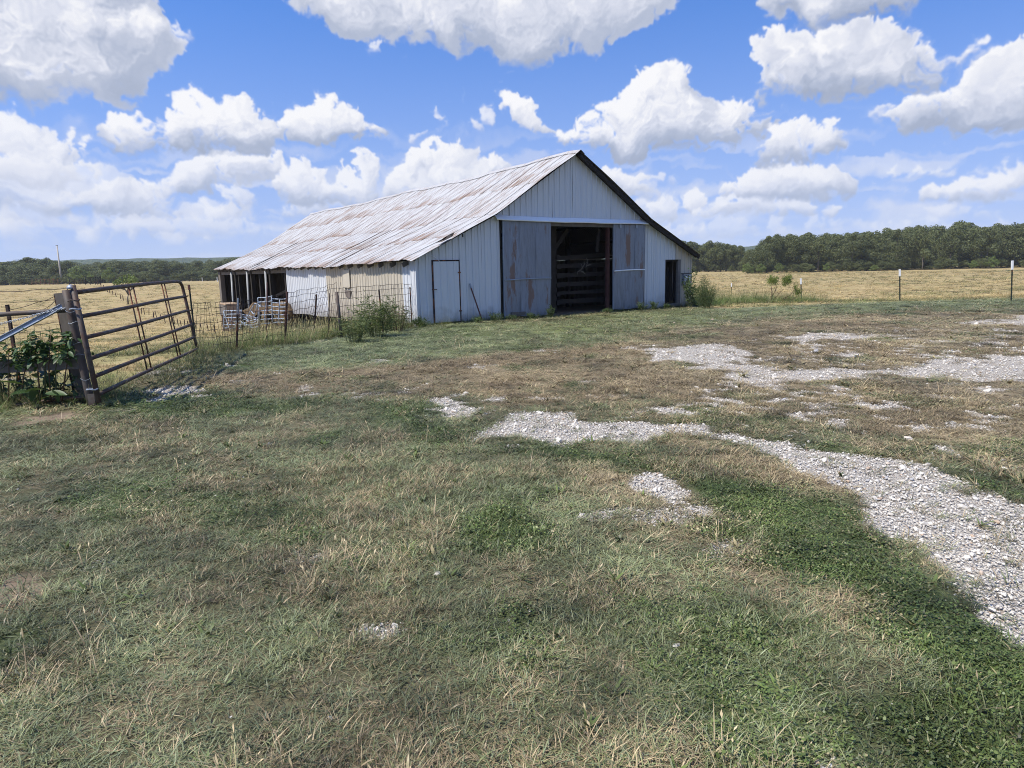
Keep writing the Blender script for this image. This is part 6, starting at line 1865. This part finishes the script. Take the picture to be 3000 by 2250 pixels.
for (r0, r1, dens, s, sz) in ((0.7, 3.2, 1150, 1.0, 1.0), (3.2, 5.5, 800, 1.12, 1.0), (5.5, 9, 420, 1.4, 1.0), (9, 16, 170, 2.0, 1.0), (16, 35, 55, 3.2, 1.15)):
    x, y = ring(r0, r1, dens, -(84 if r1 < 6 else 64 if r1 < 10 else 50), 84 if r1 < 6 else 64 if r1 < 10 else 50)
    gr_, dr_, lu_, di_, fl_ = masks(x, y); mo_ = masks.mown; dz_ = masks.dryzone
    dens_noise = fbm(x * 1.3, y * 1.3, 201, 4)
    keep = (gg.random(len(x)) < (1 - 0.96 * sstep(.3, .75, gr_)) * (1 - .75 * di_) * (0.30 + 1.15 * dens_noise)) & (fl_ < .5) & ~barn_inside(x, y, .02)
    x, y, gr_, dr_, lu_, mo_, dz_ = x[keep], y[keep], gr_[keep], dr_[keep], lu_[keep], mo_[keep], dz_[keep]
    n = len(x); u = gg.random(n)
    stf = sstep(.52, .66, fbm(x * 1.6, y * 1.6, 211, 4))
    p_straw = (0.004 + 0.07 * stf) * np.where(np.hypot(x, y) < 6, .6, 1) + .05 * sstep(.1, .5, gr_)
    idx = np.where(lu_ > gg.random(n), np.where(gg.random(n) < .78, IL + gg.integers(0, 3, n), IC + gg.integers(0, 3, n)), IT + gg.integers(0, 7, n))
    idx = np.where(gg.random(n) < .010 * (.3 + 2 * fbm(x * 1.2, y * 1.2, 261, 3)), IC + 3 + gg.integers(0, 2, n), idx)
    idx = np.where(mo_ > .5, IT + gg.integers(0, 7, n), idx)
    idx = np.where(u < p_straw, IS + gg.integers(0, 3, n), idx)
    dloc = np.clip(.07 + .60 * dr_ + .30 * dz_ + .45 * (fbm(x * 5, y * 5, 221, 3) - .5) + gg.normal(0, .12, n) - .22 * lu_ + .3 * stf, .03, .97)
    dloc = np.where(u < p_straw, np.clip(dloc + .35, 0, .98), dloc)
    dloc = dloc * (1 - .65 * mo_)
    hue = np.clip(.9 * mo_ + fbm(x * .7, y * .7, 231, 3) * 1.6 - .3 + gg.normal(0, .15, n), 0, 1)
    k_ = gg.uniform(.7, 1.35, n)
    tall = .55 + 1.1 * fbm(x * 2.2, y * 2.2, 241, 3) ** 1.3 + .25 * stf
    add_pts(x, y, idx, s * k_, sz * k_ * tall, dloc, hue)
P_ = np.concatenate(P_); print('turf points', len(P_))
gn_scatter('grass', P_, np.concatenate(Ro), np.concatenate(Sc), np.concatenate(Ix), allp, {'dry': np.concatenate(Dr), 'hue': np.concatenate(Hu), 'val': np.concatenate(Va)}, label='mown half dry grass of the farm yard')

# hay field stubble and tall verge grass
P_, Ro, Sc, Ix, Dr, Hu, Va = [], [], [], [], [], [], []
fieldp = [proto(((20, .05, .16, .006, .9, .07, 300 + i), dict(curve=.6)), 'fieldg') for i in range(3)]
vergep = [proto(((26, .18, .42, .007, .55, .09, 320 + i), dict(curve=.7)), 'verge') for i in range(3)] + [proto(((12, .4, .75, .006, .4, .07, 330 + i), dict(curve=.5, seedhead=.5)), 'verge') for i in range(2)]
for (r0, r1, dens, s, sz) in ((9, 22, 22, 1.3, 1.0), (22, 45, 9, 2.0, 1.1), (45, 90, 2.6, 3.4, 1.4), (90, 200, .55, 6.5, 2.4)):
    x, y = ring(r0, r1, dens, -44, 44)
    gr_, dr_, lu_, di_, fl_ = masks(x, y)
    rowp = sstep(.35, .6, fbm(x * .25, y * 1.1, 401, 3))
    keep = (fl_ > .5) & ~barn_inside(x, y, .3) & (gg.random(len(x)) < (.25 + .75 * rowp) * (1 - .8 * di_))
    lk_ = lu_[keep]; x, y = x[keep], y[keep]; n = len(x); k_ = gg.uniform(.6, 1.3, n)
    dloc = np.clip(1.15 - .8 * lk_ - .9 * sstep(.42, .62, fbm(x * .12, y * .12, 411, 3)) + gg.normal(0, .15, n), .1, .98)
    add_pts(x, y, gg.integers(0, 3, n), s * k_, sz * k_, dloc, gg.random(n))
nf = sum(len(q) for q in P_)
# verge strips: along the wire fence, behind the gate, by the right corner of the barn, barn walls
def strip(pts, wd, n, smin, smax, dry=.25, kinds=(0, 5)):
    pts = np.array(pts); seg = np.hypot(*np.diff(pts, axis=0).T); cum = np.r_[0, np.cumsum(seg)]
    t = gg.uniform(0, cum[-1], n); i = np.clip(np.searchsorted(cum, t) - 1, 0, len(seg) - 1); q = (t - cum[i]) / seg[i]
    c = pts[i] * (1 - q)[:, None] + pts[i + 1] * q[:, None]
    x = c[:, 0] + gg.normal(0, wd, n); y = c[:, 1] + gg.normal(0, wd, n)
    k = ~barn_inside(x, y, .0); x, y = x[k], y[k]; n = len(x)
    s = gg.uniform(smin, smax, n) * (.6 + .8 * fbm(x * 2, y * 2, 500, 3))
    add_pts(x, y, 3 + gg.integers(kinds[0], kinds[1], n), s, s, np.clip(dry + gg.normal(0, .15, n), 0, 1), gg.random(n))
fl2 = [pix_ground(x, y)[:2] for x, y in ((578, 1043), (691, 1022), (834, 998), (919, 973), (1000, 974), (1122, 962), (1222, 948))]
strip(fl2, .24, 700, .35, .85, .3)
strip([q + np.array([-.6, 1.3]) for q in fl2], .8, 1100, .4, 1.0, .35)
strip([(-10, 8.9), (-6.2, 8.9), (-5.5, 9.6), (-5.8, 12), (-6.3, 14)], .5, 420, .3, .65, .45)
strip([bpt(12.1, -.1)[:2], bpt(14.5, 2.5)[:2], at_depth(2260, 885, 31)[:2], at_depth(2350, 885, 31.5)[:2]], .55, 1500, .45, .95, .12)
strip([bpt(12.5, 1.5)[:2], at_depth(2200, 885, 31)[:2], at_depth(2330, 880, 33)[:2]], .9, 1500, .4, .9, .15)
strip([at_depth(2350, 892, 31)[:2], at_depth(2637, 880, 28)[:2], at_depth(3000, 868, 26)[:2], (40, 22)], .4, 1100, .22, .5, .55)
strip([bpt(0.1, -.08)[:2], bpt(4.7, -.10)[:2]], .07, 520, .14, .42, .25)
strip([bpt(7.7, -.12)[:2], bpt(11.8, -.10)[:2]], .08, 460, .14, .42, .3)
strip([pix_ground(-30, 1196)[:2], pix_ground(150, 1180)[:2], pix_ground(285, 1170)[:2], pix_ground(330, 1180)[:2]], .16, 260, .2, .5, .3)
P_ = np.concatenate(P_); print('field points', len(P_))
gn_scatter('field_grass', P_, np.concatenate(Ro), np.concatenate(Sc), np.concatenate(Ix), fieldp + vergep, {'dry': np.concatenate(Dr), 'hue': np.concatenate(Hu), 'val': np.concatenate(Va)}, label='golden hay stubble and green verge grass round the yard')

# gravel
def stone(seed):
    import bmesh
    g_ = np.random.default_rng(seed); bm = bmesh.new(); bmesh.ops.create_icosphere(bm, subdivisions=1, radius=0.5)
    sc_ = (1, g_.uniform(.6, .95), g_.uniform(.38, .6))
    for v in bm.verts:
        v.co = Vector((v.co.x * sc_[0], v.co.y * sc_[1], v.co.z * sc_[2])) * g_.uniform(.78, 1.18)
    me = bpy.data.meshes.new('stone'); bm.to_mesh(me); bm.free(); me.materials.append(M['stone']); return me
m, t_ = newmat('pale_gravel'); k = NT(t_)
hue = k.attr('hue', 'INSTANCER').outputs['Fac']; dryi = k.attr('dry', 'INSTANCER').outputs['Fac']
c = k.mix(hue, (0.46, 0.425, 0.37), (0.68, 0.64, 0.57))
c = k.mix(k.ramp(dryi, .94, .96), c, (0.44, 0.33, 0.24))
c = k.mix(k.ramp(dryi, .12, .08), c, (0.32, 0.32, 0.33))
c = k.mix(k.ramp(k.noise(k.coord('Object'), 3, 3), .4, .7, 0, .3), c, (0.33, 0.30, 0.27))
k.out(c, .85, 0, None, .2)
M['stone'] = m
stones = [stone(i) for i in range(6)]
P_, Ro, Sc, Ix, Dr, Hu, Va = [], [], [], [], [], [], []
for (r0, r1, dens, s) in ((1.2, 5, 3600, .0100), (5, 9, 1900, .0125), (9, 16, 500, .017), (16, 32, 60, .028)):
    x, y = ring(r0, r1, dens, -46, 80 if r1 < 6 else 62 if r1 < 10 else 48)
    gr_, dr_, lu_, di_, fl_ = masks(x, y)
    keep = (gg.random(len(x)) < sstep(.15, .7, gr_) + .004 * (fl_ < .5)) & (fl_ < .5)
    x, y = x[keep], y[keep]; n = len(x)
    s_ = s * np.exp(gg.normal(-.05, .5, n)); big = gg.random(n) < .02; s_ = np.where(big, s_ * 2.4, s_)
    add_pts(x, y, gg.integers(0, 6, n), s_, s_, gg.random(n), gg.random(n) ** .8, tz(x, y) - .006 * (s / .016) * .6)
P_ = np.concatenate(P_); print('stones', len(P_))
gn_scatter('gravel', P_, np.concatenate(Ro) + np.c_[gg.normal(0, .4, len(P_)), gg.normal(0, .4, len(P_)), np.zeros(len(P_))], np.concatenate(Sc), np.concatenate(Ix), stones, {'dry': np.concatenate(Dr), 'hue': np.concatenate(Hu), 'val': np.concatenate(Va)}, label='pale crushed limestone gravel of the worn driveway')
# ---- summer haze between the yard and the far woods
HAZE = MB().box((0, 950, 20), 5200, 4200, 60)
mHz = bpy.data.materials.new('haze'); mHz.use_nodes = True
for n_ in list(mHz.node_tree.nodes):
    mHz.node_tree.nodes.remove(n_)
pv = mHz.node_tree.nodes.new('ShaderNodeVolumePrincipled'); pv.inputs['Color'].default_value = (0.80, 0.88, 1.0, 1); pv.inputs['Density'].default_value = 0.00017
ov = mHz.node_tree.nodes.new('ShaderNodeOutputMaterial'); mHz.node_tree.links.new(pv.outputs[0], ov.inputs['Volume'])
hz_ = HAZE.build('haze', mHz); tag(hz_, kind='stuff')
print('done', round(time.time() - T0, 1))
